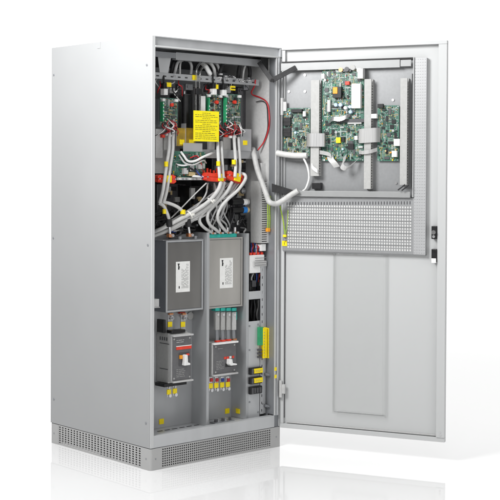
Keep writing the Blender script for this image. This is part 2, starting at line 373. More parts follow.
# ------------------------------------------------------------------ chassis carrying the control boards, fixed to the door
HGD = HG-nn*.027                                  # the chassis is fixed flat against the door
ch = thing('board_chassis', 'grey steel chassis with perforated panel on the inside of the open door, carrying green boards', 'chassis', (.35, -.022, .935), 'D')
ZT = Dr(340, 59.5, .055).z; ZB = Dr(350, 197, .055).z
MB().box(.005, .652, -.032, -.030, ZB+.003, ZT-.003).build('backplate', 'chassis', ch)
MB().box(.006, .590, -.066, -.062, ZT-.046, ZT-.010).box(.006, .590, -.062, -.0325, ZT-.0125, ZT-.010).build('top_rail', 'rail', ch, .001)
MB().box(.592, .642, -.063, -.060, ZT-.042, ZT-.012).build('corner_plate', 'rail', ch, .001)
MB().box(.02, .642, -.066, -.063, ZB, ZB+.027).box(.02, .642, -.063, -.0325, ZB, ZB+.003).build('bottom_rail', 'rail', ch, .001)
MB().box(.006, .650, -.0535, -.034, ZT-.0078, ZT-.001).build('gasket', 'rubber', ch)  # gasket strip, its black carries the contact shadow above the top rail
MB().box(.6435, .6475, -.0535, -.034, ZB+.05, ZT-.075).build('side_gap_strip', 'rubber', ch)  # dark strip standing in for the shaded gap beside the opening
MB().box(.6500, .6535, -.058, -.0325, ZB+.002, ZT-.001).build('side_rail', 'doorpaint', ch, .0006)
MB().box(.008, .012, -.06, -.0325, ZB+.004, ZT-.051).build('side_rail', 'chassis', ch, .0006)
pf = MB(); x0, x1 = .012, Dr(426,150,.05).x; z0, z1 = Dr(350,252.5,.05).z, Dr(418,58,.05).z
xa, xb = Dr(287,225,.05).x, Dr(411.5,225,.05).x; za, zb = Dr(350,250,.05).z, Dr(350,205,.05).z; xs = .6545
YP = -.050
pf.grid(xa, xb, za, zb, YP, 50, 15, .70, .72, t=.0012)
pf.box(x0, xa, YP, YP+.0012, z0, ZB-.002).box(xa, xs, YP, YP+.0012, z0, za).box(xa, xs, YP, YP+.0012, zb, ZB-.002).box(xb, xs, YP, YP+.0012, za, zb)
pf = pf.build('perforated_panel', 'perf', ch)
MB().grid(xs+.0003, x1, z0, z1, YP, 5, 66, .46, .12, t=.0012).box(x1-.0012, x1, YP+.0012, -.0282, z0, z1).build('perforated_wing', 'wing', ch)  # strip of the same panel, coloured lighter against its shade
MB().box(.016, x1, YP+.0012, -.0282, z0-.003, z0-.0005).build('panel_flange', 'chassis', ch)
MB().box(xa-.005, xb-.001, YP+.0018, YP+.0028, za-.002, zb+.002).build('filter_mat', 'filter', ch)
MB().box(xs+.001, x1-.003, YP+.0018, YP+.0028, z0+.002, z1-.002).build('filter_mat', 'lgrey', ch)
for x, y in ((305,75),(305,91.5),(289,91.5),(289,65),(393,100),(396,183)):
    a = Dr(x, y, .034); MB().cyl((a.x, -.036, a.z), (a.x, -.0322, a.z), .0065, .005, 12).build('stud', 'silver', ch)
lv = MB()
for k in range(1, 15, 2):
    z = za+(zb-za)*(k+1)/15; lv.box(xa, xb-.002, YP-.0022, YP-.0004, z-.0017, z+.0017)
lv.build('rib_lines', 'chassis', ch)
pr = MB()
for k in range(44):
    a = Dr(287+k*2.86, 203.5-k*.02, .0502); pr.box(a.x-.0022, a.x+.0022, YP-.0006, YP-.0001, a.z-.008, a.z+.006)
pr.build('punched_row', 'dgrey', ch)

# ------------------------------------------------------------------ things that come often
def duct(name, label, x0, x1, z0, z1, yb, yf, frame, mname='mgrey', side=1, pitch=.0125, cover=True):
    t = thing(name, label, 'wiring duct', ((x0+x1)/2, yb, z0), frame, 'slotted wiring ducts')
    b = MB(); w = .0022; n = int((z1-z0)/pitch)
    b.box(x0, x1, yb-.002, yb, z0, z1)
    for X in (x0, x1-w):
        b.box(X, X+w, yf+.012, yf+.004, z0, z1); b.box(X, X+w, yb-.002, yb-.012, z0, z1)
        for k in range(n):
            z = z0+k*pitch; b.box(X, X+w, yb-.012, yf+.012, z, z+pitch*.52)
    b.build('duct_base', mname, t)
    if cover: MB().box(x0-.001, x1+.001, yf+.001, yf+.0035, z0, z1).build('duct_cover', mname, t, .0006)
    return t
def populate(t, x0, x1, z0, z1, y, seed, n=170, chips=8, caps=6, conns=5, caphues=('black','silver','lblue')):
    r = random.Random(seed); b = MB(); pal = ['white','black','tan','silver','lgrey','green','dgrey','yellow','redw','orange']
    g = .0046; snap = lambda v, o: o+round((v-o)/g)*g
    taken = []
    def free(cx, cz, w, h, pad=.0015):
        for (a, c, p, q) in taken:
            if abs(a-cx) < (p+w)/2+pad and abs(c-cz) < (q+h)/2+pad: return False
        taken.append((cx, cz, w, h)); return True
    for k in range(chips*3):
        w, h = r.choice(((.012,.008),(.016,.010),(.010,.018),(.014,.014),(.024,.012),(.010,.026),(.018,.018)))
        cx, cz = snap(r.uniform(x0+.014, x1-.014), x0), snap(r.uniform(z0+.014, z1-.014), z0)
        if not free(cx, cz, w+.004, h+.002): continue
        c = MB().box(cx-w/2, cx+w/2, y-.0050, y-.0006, cz-h/2, cz+h/2)
        m = int(h/.0026)
        for q in range(m):
            zz = cz-h/2+(q+.5)*h/m
            c.box(cx-w/2-.0016, cx+w/2+.0016, y-.0016, y-.0004, zz-.0006, zz+.0006, 1)
        c.build('chip', [r.choice(('black','black','dgrey')), 'silver'], t)
        if len(taken) >= chips: break
    for k in range(caps):
        cx, cz = snap(r.uniform(x0+.01, x1-.01), x0), snap(r.uniform(z0+.01, z1-.01), z0); rr = r.uniform(.0035,.0065); hh = r.uniform(.008,.016)
        if free(cx, cz, 2*rr, 2*rr): MB().cyl((cx, y-hh, cz), (cx, y, cz), rr, n=12).build('capacitor', r.choice(caphues), t, .0006)
    for k in range(conns):
        cx, cz = snap(r.uniform(x0+.012, x1-.012), x0), snap(r.uniform(z0+.012, z1-.012), z0); l = r.uniform(.014,.03); v = r.random() < .5
        w, h = (.007, l) if v else (l, .007)
        if not free(cx, cz, w, h): continue
        c = MB().box(cx-w/2, cx+w/2, y-.008, y, cz-h/2, cz+h/2)
        for q in range(int(l/.0035)):
            e = -l/2+.003+q*.0035
            if v: c.box(cx-.001, cx+.001, y-.0088, y-.0081, cz+e-.0009, cz+e+.0009, 1)
            else: c.box(cx+e-.0009, cx+e+.0009, y-.0088, y-.0081, cz-.001, cz+.001, 1)
        c.build('connector', [r.choice(('white','lgrey','lgrey','dgrey','black')), 'dgrey'], t)
    for k in range(int(n*.36)):                                        # ordered rows of parts
        cx, cz = snap(r.uniform(x0+.008, x1-.010), x0), snap(r.uniform(z0+.008, z1-.010), z0); v = r.random() < .5; mi = r.choice((0,3,4,2,2,1,6,6,4))
        w, h = r.choice(((.0022,.0034),(.0034,.0022),(.0028,.0028)))
        for q in range(r.randint(3, 9)):
            xx, zz = (cx, cz+q*g) if v else (cx+q*g, cz)
            if xx < x1-.004 and zz < z1-.004 and free(xx, zz, w, h, .0004):
                b.box(xx-w/2, xx+w/2, y-.0018, y, zz-h/2, zz+h/2, mi)
    for k in range(n):
        w = r.choice((.0025,.003,.004,.006)); h = r.choice((.0025,.003,.004,.008)); cx, cz = snap(r.uniform(x0+.005, x1-.005), x0), snap(r.uniform(z0+.005, z1-.005), z0)
        if free(cx, cz, w, h, .0006): b.box(cx-w/2, cx+w/2, y-r.uniform(.0015,.006), y, cz-h/2, cz+h/2, r.choice((0,4,4,3,3,1,1,1,6,6,6,2,2,5,7,8,9)))
    o = b.build('small_components', pal, t); o['kind'] = 'stuff'
def board(label, x0, x1, z0, z1, y, seed, frame, n=170, group=None, mname='pcb', **kw):
    t = thing('circuit_board', label, 'circuit board', ((x0+x1)/2, y+.0016, z0), frame, group)
    MB().box(x0, x1, y, y+.0016, z0, z1).build('board', mname, t)
    for sx in (x0+.005, x1-.005):
        for sz in (z0+.005, z1-.005): MB().cyl((sx, y-.0015, sz), (sx, y+.012, sz), .003, n=8).build('standoff', 'silver', t)
    populate(t, x0, x1, z0, z1, y, seed, n, **kw); return t

# ------------------------------------------------------------------ on the door: ducts, boards, ribbons
def dduct(label, px0, px1, y0, y1):
    b = DB(px0, y0, px1, y1, .075); return duct('wiring_duct', label, b[0], b[1], b[2], b[3], -.0325, -.072, 'D', 'mgrey')
dduct('slotted grey wiring duct on the door between the left board and the tall middle board', 310.5, 318.5, 80, 176)
dduct('slotted grey wiring duct on the door between the tall middle board and the right board', 364, 370.5, 79, 189)
dduct('slotted grey wiring duct along the right rail of the door chassis, right of all boards', 400, 406.5, 78, 185)
b = DB(311,176,318.5,189,.06)
o = MB().box(b[0]+.004, b[1]+.01, -.06, -.034, b[2], b[2]+.03).build('duct_clamp', 'black', None, .002, ((b[0]+b[1])/2, -.034, b[2]), 'D')
tag(o, 'small black block under the foot of the left wiring duct on the door', 'clamp')
yb = -.047
b = DB(279,108,310,157,.047); XL0 = .012
BL = board('green circuit board at the left edge of the door chassis, by the post', XL0, b[1], b[2], b[3], yb, 11, 'D', 420, 'control boards on the door', 'pcbd', chips=10, caps=6, conns=5)
for zz in (.55, .33): 
    z = b[2]+(b[3]-b[2])*zz+.02
    MB().box(XL0+.006, XL0+.042, yb-.014, yb, z, z+.04).box(XL0+.006, XL0+.042, yb-.016, yb-.014, z+.018, z+.021).build('relay', 'black', BL, .001)
MB().box(XL0+.045, XL0+.10, yb-.016, yb, b[3]-.022, b[3]-.006).build('connector', 'black', BL, .001)
a = Dr(305.5, 114, .05); MB().cyl((a.x, yb-.016, a.z-.012), (a.x, yb-.016, a.z+.012), .008, n=14).build('capacitor', 'white', BL)
b = DB(322,67.5,364,161,.047)
BM = board('tall green circuit board in the middle of the door chassis, with orange relay', b[0], b[1], b[2], b[3], yb, 23, 'D', 1300, 'control boards on the door', chips=34, caps=18, conns=18)
def dbox(T, nm, m, x0, y0, x1, y1, h, bev=.001, n=.05):
    q = DB(x0, y0, x1, y1, n); return MB().box(q[0], q[1], -n-h, -.0472, q[2], q[3]).build(nm, m, T, bev)
dbox(BM, 'heat_sink', 'white', 353, 84, 362, 108.5, .024, .0015)
dbox(BM, 'relay', 'black', 334, 87, 342.5, 98, .020)
dbox(BM, 'relay_cap', 'orange', 334.5, 87.5, 339, 94, .023)
dbox(BM, 'terminal', 'red', 346, 81.5, 350, 85, .012)
dbox(BM, 'terminal', 'yellow', 336.5, 137.5, 341, 143, .008)
dbox(BM, 'chip', 'black', 342, 137, 345, 142, .008)
dbox(BM, 'display', 'black', 348, 143.5, 354, 149.5, .006)
dbox(BM, 'connector', 'white', 355, 136, 358, 140, .01)
dbox(BM, 'slot_bracket', 'dgrey', 336, 119, 366, 122.5, .010)
dbox(BM, 'connector', 'lgrey', 348, 120, 362, 124, .008)
for x, y, r, m in ((337,105,.0085,'lblue'),(341.5,105,.0085,'lblue'),(346.5,108,.008,'white'),(351,107,.007,'lblue'),(351.5,112,.008,'lblue'),(354,67.8,.012,'mgrey'),(348,69.5,.011,'dgrey'),(342,70,.010,'copper')):
    a = Dr(x, y, .05); MB().cyl((a.x, yb-.022, a.z), (a.x, yb, a.z), r, n=16).build('capacitor', m, BM, .001)
dbox(BM, 'transformer', 'lgrey', 359.5, 69, 365, 79, .03)
dbox(BM, 'connector', 'white', 358, 68.5, 362, 72, .02)
dbox(BM, 'connector', 'white', 322.5, 74, 325.5, 79, .016)
dbox(BM, 'connector', 'lgrey', 328, 100, 331, 112, .012)
dbox(BM, 'choke', 'dgrey', 341, 66, 352, 72, .014)
b = DB(377.5,105.5,399,161,.047)
BR = board('smaller green circuit board at the right of the door chassis, left of the end duct', b[0], b[1], b[2], b[3], yb, 37, 'D', 420, 'control boards on the door', chips=14, caps=8, conns=7)
dbox(BR, 'connector', 'black', 378.5, 104, 384, 108, .016)
dbox(BR, 'connector', 'white', 372.5, 114, 378, 118.5, .02)
dbox(BR, 'terminal', 'white', 395, 139, 401, 146, .02)
dbox(BR, 'terminal', 'white', 393, 151, 398, 157, .02)
for x, y in ((391,152.5),(386,151),(396,150)):
    a = Dr(x, y, .05); MB().cyl((a.x, yb-.012, a.z), (a.x, yb, a.z), .004, n=12).build('capacitor', 'orange' if x == 391 else 'tan', BR)
def dpt(x, y, n): return Dr(x, y, n)
def solo_d(mb, name, m, label, cat, base, group=None, bevel=0.):
    return tag(mb.build(name, m, None, bevel, base, 'D'), label, cat, group)
def ribbon(label, pts, w, side=(0,0,1), m='ribbon'):
    q = [dpt(*a) for a in pts]; return solo_d(MB().strip(q, w, side=side), 'ribbon_cable', m, label, 'cable', q[0], 'ribbon cables between the boards')
ribbon('shiny flat grey ribbon cable bridging the left duct from left board to middle board', [(306.5,140,.05),(308,140,.079),(316,140,.083),(324,140,.081),(325.5,140,.05)], .062, m='alud')
ribbon('flat grey ribbon cable bridging the second duct from middle board to right board', [(358.5,136,.05),(360.5,136,.079),(367,135.5,.083),(375,135,.079),(380,135,.052)], .066)
ribbon('narrow grey ribbon cable crossing the second duct below the wide flat one', [(359,152,.055),(363,152.5,.078),(370,151.5,.082),(377,149.5,.06)], .017)
ribbon('grey ribbon cable looping out below the left corner of the middle board', [(318,152,.06),(324,153,.07),(330,155,.075),(332,160,.07)], .018)
ribbon('white ribbon cable folded down in a wedge under the middle board', [(330,156,.06),(331,159.5,.075),(334,163,.08),(337,167,.07)], .030, (1,0,.2), 'cable')
ribbon('pale ribbon cable folded in a loop at the foot of the middle board', [(345,156,.055),(344,161,.082),(342,166,.09),(346,168.5,.09),(352,165,.075),(357,160,.055)], .024, (.6,0,.7))
ribbon('grey ribbon cable arching over the centre of the middle board', [(329,121.5,.055),(333,119,.075),(340,119,.08),(346,117,.075),(350,114,.055)], .020, (0,.3,1), 'silver')
q = [dpt(277,153,.085), dpt(285,154.5,.085), dpt(295,155.5,.085), dpt(307,155.5,.08)]
solo_d(MB().tube(q, .0145, 12), 'cable_bundle', 'cable', 'thick white sleeved cable bundle along the bottom of the left door board', 'cable', q[0])
q = [dpt(303,157,.08), dpt(307.5,167,.075), dpt(309,178,.06), dpt(306,188,.05), dpt(303,191,.045)]
solo_d(MB().tube(q, .0048), 'cable', 'white', 'single white wire curving down below the left door board', 'cable', q[0])
q = [dpt(311,164,.055), dpt(315,168,.08), dpt(319,172,.08)]
solo_d(MB().strip([dpt(311,162,.05), dpt(312.5,167,.078), dpt(317,171,.08), dpt(319,172.5,.05)], .018, .004, (0,0,1)), 'cable_strap', 'white', 'white strap wrapped round the foot of the left wiring duct', 'strap', dpt(311,164,.055))
# hole in the corner: dark curved cables by the end duct
q = [dpt(398,190,.08), dpt(402,187,.083), dpt(405,184.5,.081)]
solo_d(MB().tube(q, .003).tube([a+Vector((.018,0,-.002)) for a in q], .003), 'cable', 'rubber', 'pair of short black wires at the foot of the end duct on the door', 'cable', q[0])
# earth wires on the door
q = [dpt(280,206,.08), dpt(283,220,.068), dpt(285,234,.06)]
solo_d(MB().tube(q, .0028), 'earth_wire', 'yg', 'yellow and green earth wire hanging to the yellow tag on the door panel', 'wire', q[-1])
q = [dpt(288,210,.06), dpt(287.5,222,.06), dpt(285.6,234,.058)]
solo_d(MB().tube(q, .0018), 'earth_wire', 'yg', 'thin dark green wire beside the yellow earth wire on the door panel', 'wire', q[-1])
a = dpt(284.6, 236.5, .06)
solo_d(MB().box(a.x-.008, a.x+.008, -.064, -.0505, a.z-.003, a.z+.009), 'cable_lug', 'yellow', 'small yellow cable lug at the end of the door earth wire', 'cable lug', (a.x,-.0505,a.z), None, .002)
a = dpt(284.6, 239.5, .06)
solo_d(MB().cyl((a.x, -.062, a.z), (a.x, -.0505, a.z), .006, n=12), 'bolt', 'silver', 'bright earth bolt just above the yellow tag on the door panel', 'bolt', (a.x,-.0505,a.z))
b = DB(282,240.8,287,246,.052)
yt = solo_d(MB().box(b[0], b[1], -.0522, -.0503, b[2], b[3]), 'warning_tag', 'yellow', 'square yellow tag on the lower left corner of the perforated door panel', 'tag', (b[0],-.0503,b[2]))
xc, zc = (b[0]+b[1])/2, (b[2]+b[3])/2
MB().box(xc-.001, xc+.001, -.0527, -.0523, zc-.006, zc+.006).build('symbol', 'ink', yt)

q = [Dr(272,183.5,.079), Dr(295,190.6,.079), Dr(285,194,.079), Dr(272,192,.079)]
solo_d(MB().prism([(a.x, a.z) for a in q], -.0815, -.079), 'rubber_flap', 'rubber', 'dark rubber flap behind the sagging grey hose on the door', 'flap', (q[0].x, -.079, q[3].z))
# door stay
st = thing('door_stay', 'dark folding arm joining the cabinet roof corner to the top of the open door', 'door stay', F(265,66,.03))
dw = lambda v: HGD+dd*v.x-nn*v.y+Vector((0,0,v.z))
A, B_, C_ = F(259,62,.05), F(272,80.5,-.02), dw(Dr(296,67.5,.070))
C0 = dw(Dr(285,74.5,.085))
MB().bar(A, B_, .022, .004, Vector((-.6,-.6,0))).build('arm', 'rubber', st, .001)
MB().bar(B_, C_, .024, .004, nn).build('arm', 'rubber', st, .001)
MB().cyl(B_-Vector((.004,.006,0)), B_+Vector((.004,.006,0)), .008, n=12).build('pivot', 'black', st)

# ================================================================== inside the cabinet, upper part
def solo(mb, name, m, label, cat, base, group=None, bevel=0.):
    return tag(mb.build(name, m, None, bevel, base), label, cat, group)
YB = .12
def driver(px0, y0, px1, y1, seed, label):
    b = FB(px0, y0, px1, y1, YB); t = board(label, b[0], b[1], b[2], b[3], YB, seed, None, 260, 'gate driver boards in the upper bay', 'pcbd', chips=3, caps=3, conns=3, caphues=('silver','black','lblue'))
    xc = (b[0]+b[1])/2; w = b[1]-b[0]
    c = MB().cyl((xc+.01, YB-.014, b[2]+(b[3]-b[2])*.76), (xc+.01, YB, b[2]+(b[3]-b[2])*.76), .0085, n=14).build('terminal', 'red', t, .001)
    cn = MB().box(b[0]+.001, b[0]+.008, YB-.02, YB, b[2]+.02, b[3]-.02).build('connector', 'green', t, .001)
    for k in range(5): MB().box(b[0]+.002, b[0]+.007, YB-.021, YB-.02, b[2]+.028+k*.017, b[2]+.034+k*.017).build('pin', 'white', cn)
    MB().box(b[1]-.022, b[1]-.004, YB-.012, YB, b[3]-.016, b[3]-.004).build('connector', 'white', t, .001)
    MB().box(b[0]+.006, b[0]+.02, YB-.012, YB, b[3]-.016, b[3]-.004).build('connector', 'white', t, .001)
    MB().box(b[0]+.004, b[1]-.004, YB+.014, YB+.05, b[2]-.005, b[3]-.004).build('heat_sink', 'galvd', t, .001)
    # looms of red and white wire under the board
    for k in range(16):
        r = random.Random(seed*9+k); x = b[0]+w*r.uniform(.08,.98); z = b[2]+r.uniform(-.004,.022)
        MB().tube([(x, YB-.004, z+.01), (x-.01+r.uniform(-.02,.02), YB-.024, z-.008), (x+r.uniform(-.03,.03), YB-.022, z-.026), (x+r.uniform(-.045,.02), YB, z-.044)], r.uniform(.0016,.0026), 6).build('wire', ('redw','white','redw','cablegrey','rubber','redw','white','rubber')[k%8], t)
    for k in range(4):
        r = random.Random(seed*5+k); x = b[0]+w*(.05+.24*k); z = b[2]-.03-r.uniform(0,.012)
        MB().box(x, x+.016, YB-.012, YB+.004, z-.012, z).build('plug', ('red','white','white','dgrey')[k], t, .001)
    return t
driver(160, 98, 177.5, 126, 3, 'green driver board with red terminal, at the far left of the upper bay')
driver(206, 94, 221.5, 128, 4, 'green driver board in the upper bay, partly behind the yellow sign')
driver(223, 94, 240.5, 127.5, 5, 'green driver board in the upper bay, right of the yellow sign')
# yellow tags and white parts on top of each board
for x, y, lab in ((169.5,84.5,'at the far left'), (216.5,86.5,'in the middle, above the sign'), (233.5,88,'to the right of the others, black banded')):
    b = FB(x-2.4, y-2.6, x+2.4, y+2.6, .09)
    t = solo(MB().box(b[0], b[1], .092, .0975, b[2]+.001, b[3]-.002), 'cable_marker', 'yellow', 'yellow cable marker above the driver boards, '+lab, 'marker', ((b[0]+b[1])/2, .098, b[2]), 'yellow cable markers', .002)
    if x > 230: MB().box(b[0]+.002, b[1]-.002, .0905, .0918, (b[2]+b[3])/2-.004, (b[2]+b[3])/2+.001).build('band', 'black', t)
for px, py, lab in ((165,90,'far left'), (214,90,'middle'), (224,91,'right')):
    a = F(px, py, .10)
    t = thing('wire_terminal', 'white wire terminal with black plug above the '+lab+' driver board', 'terminal', (a.x, .12, a.z-.03), None, 'white terminals above the driver boards')
    MB().box(a.x-.011, a.x+.011, .092, .119, a.z-.022, a.z+.006).build('housing', 'white', t, .002)
    MB().box(a.x-.016, a.x+.002, .088, .115, a.z+.0065, a.z+.03).build('plug', 'black', t, .002)
    MB().tube([(a.x-.006, .1, a.z+.03), (a.x-.012, .095, a.z+.05), (a.x-.004, .11, a.z+.075)], .005).build('wire', 'rubber', t)
# big black capacitors behind
for k, (px, lab) in enumerate(((181,'left'),(190.5,'right'))):
    a0, a1 = F(px, 132, .16), F(px, 95, .16)
    t = thing('capacitor', 'tall black capacitor can between the left board and the yellow sign, '+lab+' of the pair', 'capacitor', (a0.x, .2, a0.z), None, 'black capacitor cans')
    MB().cyl((a0.x, .2, a0.z-.02), (a0.x, .2, a1.z), .030, n=28).build('can', 'black', t, .003)
    MB().cyl((a0.x, .2, a1.z+.0005), (a0.x, .2, a1.z+.005), .026, n=24).build('cap', 'dgrey', t, .001)
    MB().cyl((a0.x-.009, .195, a1.z+.006), (a0.x-.009, .195, a1.z+.020), .006, n=10).build('stud', 'silver', t)
    b = FB(px-5, 128, px+5.2, 146, .11)
    t2 = thing('insulator_plate', 'amber insulating plate below the black capacitors, '+lab+' of the pair', 'insulator', (b[0], .11, b[2]), None, 'amber insulating plates')
    MB().box(b[0], b[1], .112, .1135, b[2], b[3]).build('plate', 'amber', t2)
    MB().box(b[0]-.0015, b[0]-.0005, .105, .14, b[2], b[3]+.02).build('edge', 'alu', t2)
    c = FB(px-1, 139.5, px+3.6, 144.5, .108)
    MB().box(c[0], c[1], .110, .1115, c[2], c[3]).build('warning_tag', 'yellow', t2)
for px, lab in ((246,'behind the right driver board'),(200,'behind the clear tube')):
    a0, a1 = F(px, 130, .2), F(px, 88, .2)
    t = thing('capacitor', 'tall dark capacitor can in shadow '+lab, 'capacitor', (a0.x, .25, a0.z), None, 'black capacitor cans')
    MB().cyl((a0.x, .25, a0.z-.02), (a0.x, .25, a1.z), .034, n=28).build('can', 'dgrey', t, .003)
    MB().cyl((a0.x, .25, a1.z+.0005), (a0.x, .25, a1.z+.005), .030, n=24).build('cap', 'black', t, .001)
b = FB(241,129,252,151,.105)
t = thing('bracket', 'grey sheet metal bracket with small yellow tag right of the driver boards', 'bracket', (b[0], .11, b[2]))
MB().box(b[0], b[1], .11, .112, b[2], b[3]).box(b[1]-.002, b[1], .112, .15, b[2], b[3]).build('sheet', 'galv', t, .0006)
c = FB(243.7,140.5,247.8,145,.105); MB().box(c[0], c[1], .108, .1098, c[2], c[3]).build('warning_tag', 'yellow', t)
b = FB(184,143,203,152,.1)
solo(MB().box(b[0], b[1], .104, .107, b[2], b[3]), 'bracket', 'alu', 'bright metal strip under the amber plates above the lower green board', 'bracket', (b[0], .107, b[2]), None, .0006)
b = FB(201,96,205.5,113,.1)
solo(MB().box(b[0], b[1], .10, .103, b[2], b[3]), 'insulator_plate', 'white', 'narrow white upright plate just left of the middle driver board', 'insulator', (b[0], .103, b[2]), None, .001)
for x0,y0,x1,y1,lab,m in ((156.5,129,163.5,158,'leftmost white plate below the far left driver board','lgrey'),(164.5,135,168,150,'narrow grey plate behind the left pair of cables','mgrey'),(210,141,215.5,152,'white block under the yellow sign','lgrey'),(224,137,231.5,151,'pale grey plate between the two right cable pairs','mgrey')):
    b = FB(x0,y0,x1,y1,.12); solo(MB().box(b[0], b[1], .125, .14, b[2], b[3]), 'insulator_block', m, lab, 'insulator', (b[0], .14, b[2]), None, .001)
# clear tube
tb = thing('clear_hose', 'clear plastic hose bent in a loop above the middle of the upper bay', 'hose', F(200,100,.09))
MB().tube([F(195.8,111,.09), F(195.8,95,.09), F(196,78,.09), F(197.5,67,.09), F(202,63,.10), F(206,66,.12), F(207,74,.14)], .0055, 12).build('tube', 'cleartube', tb)
MB().tube([F(199.5,111,.09), F(199.5,95,.09), F(199.6,80,.09), F(201,70,.09), F(203.5,67.5,.10), F(206,70,.13)], .0045, 12).build('tube', 'cleartube', tb)
b = FB(195,88.5,200.5,94.5,.085); MB().box(b[0], b[1], .075, .085, b[2], b[3]).build('clamp', 'black', tb, .002)
b = FB(193.2,75,197.6,80,.09)
solo(MB().box(b[0], b[1], .0945, .0965, b[2], b[3]), 'warning_tag', 'yellow', 'square yellow tag on the upper metal rail', 'tag', (b[0], .0965, b[2]))
# cables behind the upper rail
def cable(label, pts, r, m='cable', group=None, name='cable', ripple=0., extra=None, boot=None):
    q = [F(*a) for a in pts]; t = None
    mb = MB().tube(q, r, 10, ripple=ripple)
    return solo(mb, name, m, label, 'cable', q[-1], group)
G1 = 'cables hanging under the roof'
for pts, r, m, lab in (
  ([(171,76,.16),(173,66,.15),(175,61,.16),(178,64,.2)], .010, 'rubber', 'black cable arching at the far left under the roof'),
  ([(174,76,.14),(176,68,.13),(178,62,.14),(183,60,.18)], .007, 'cablegrey', 'grey cable arching second from the left under the roof'),
  ([(180,75,.15),(180,66,.15),(181,60,.17)], .005, 'cable', 'thin white cable standing upright left of the clear hose, under the roof'),
  ([(191,74,.15),(191.5,66,.14),(189,61,.15),(185,60,.18)], .0065, 'cablegrey', 'grey hooked cable left of the clear hose'),
  ([(203,64,.14),(206,67,.12),(209,72,.11),(211,76,.12)], .011, 'white', 'thick white cable sloping under the roof, right of the clear hose'),
  ([(207,62,.15),(211,64,.13),(214,69,.12),(215,76,.13)], .008, 'cable', 'white cable beside the thick sloping one under the roof'),
  ([(211,62,.16),(216,63.5,.14),(219,69,.13),(219.5,77,.14)], .007, 'cablegrey', 'pale grey cable right of the white sloping cables'),
  ([(219,77,.13),(221,69,.12),(224,61,.13)], .009, 'rubber', 'black cable crossing under the roof at the middle'),
  ([(238,79,.14),(239,70,.13),(241,63,.14),(246,61,.17)], .010, 'rubber', 'black cable arching under the roof, left of the two on the right'),
  ([(249,80,.14),(250,72,.13),(248,65,.14),(243,62,.17)], .009, 'rubber', 'black cable arching under the roof, rightmost of all'),
  ([(243,80,.13),(243.5,72,.12),(245,66,.13)], .005, 'cable', 'thin pale cable between the two black arches on the right')):
    cable(lab, pts, r, m, G1)
def wallcable(label, pts, r, m, name):
    q = [S(x, y, X) for x, y, X in pts]
    return solo(MB().tube(q, r, 8), name, m, label, 'wire', q[-1])
wallcable('red wire running from the upper rail down the right wall of the cabinet', [(255.5,80,.69),(254.5,86,.70),(251.5,92,.71),(253,95,.73),(260,97.5,.738),(266.5,102,.738),(269,112,.738),(269,126,.738),(265,140,.738),(258,150,.72)], .0034, 'redw', 'red_wire')
wallcable('black wire running beside the red wire on the right wall', [(256,102,.735),(262,101,.738),(266.5,105,.74),(267.6,118,.74),(267.4,130,.74),(263,143,.738),(257,151,.72)], .0022, 'rubber', 'black_wire')
# small bright clutter on the rail
cl = MB(); r = random.Random(5)
for k in range(26):
    x = r.uniform(216, 252); y = 76+(x-216)*.12+r.uniform(-2.2,2.4); a = F(x, y, .092); s = r.uniform(.003,.009)
    cl.box(a.x-s, a.x+s, .086, .097, a.z-s*.5, a.z+s*.5, r.choice((0,0,1,2)))
o = cl.build('rail_fittings', ['silver','lgrey','dgrey'], cab); o['kind'] = 'stuff'

r = random.Random(21)
for k in range(22):
    x = r.choice((r.uniform(158,180), r.uniform(203,246))); y = r.uniform(78,90); m = ('rubber','cablegrey','rubber','redw','dgrey','white','rubber')[k%7]
    q = [F(x, y-2, .13), F(x+r.uniform(-4,4), y+2, .11), F(x+r.uniform(-5,5), y+r.uniform(3,9), .115), F(x+r.uniform(-4,4), y+r.uniform(9,16), .15)]
    solo(MB().tube(q, r.uniform(.0016,.003), 6), 'loom_wire', m, 'thin wire dropping from the upper rail towards the driver boards', 'wire', q[-1], 'thin wires under the upper rail')
for x0, y0, x1, y1, m in ((170,88,175,93,'lgrey'),(178,84,184,90,'dgrey'),(186,84,193,90,'galvd'),(206,84,211,92,'dgrey'),(227,86,231,93,'white'),(238,88,243,94,'dgrey'),(244,84,249,90,'galvd')):
    b = FB(x0,y0,x1,y1,.15); tb_ = MB().box(b[0], b[1], .15, .17, b[2], b[3]); tb_.cyl((b[0]+.01, .144, (b[2]+b[3])/2), (b[0]+.01, .1495, (b[2]+b[3])/2), .005, n=8)
    o = tb_.build('terminal_socket', m, cab, .0015)

# ------------------------------------------------------------------ yellow warning sign
b = FB(193.5,111,219,141.5,.07)
sg = thing('warning_sign', 'rectangular yellow warning sign printed with lines of black text, hung in the upper bay', 'sign', (b[0], .07, b[2]))
MB().box(b[0], b[1], .070, .0712, b[2], b[3]).build('sign_plate', 'sign', sg)
tx = MB(); text_lines(tx, b[0]+.010, b[1]-.010, b[2]+.008, b[3]-.006, .0698, 15, 2, True, hfrac=.20); tx.build('lettering', 'ink', sg)

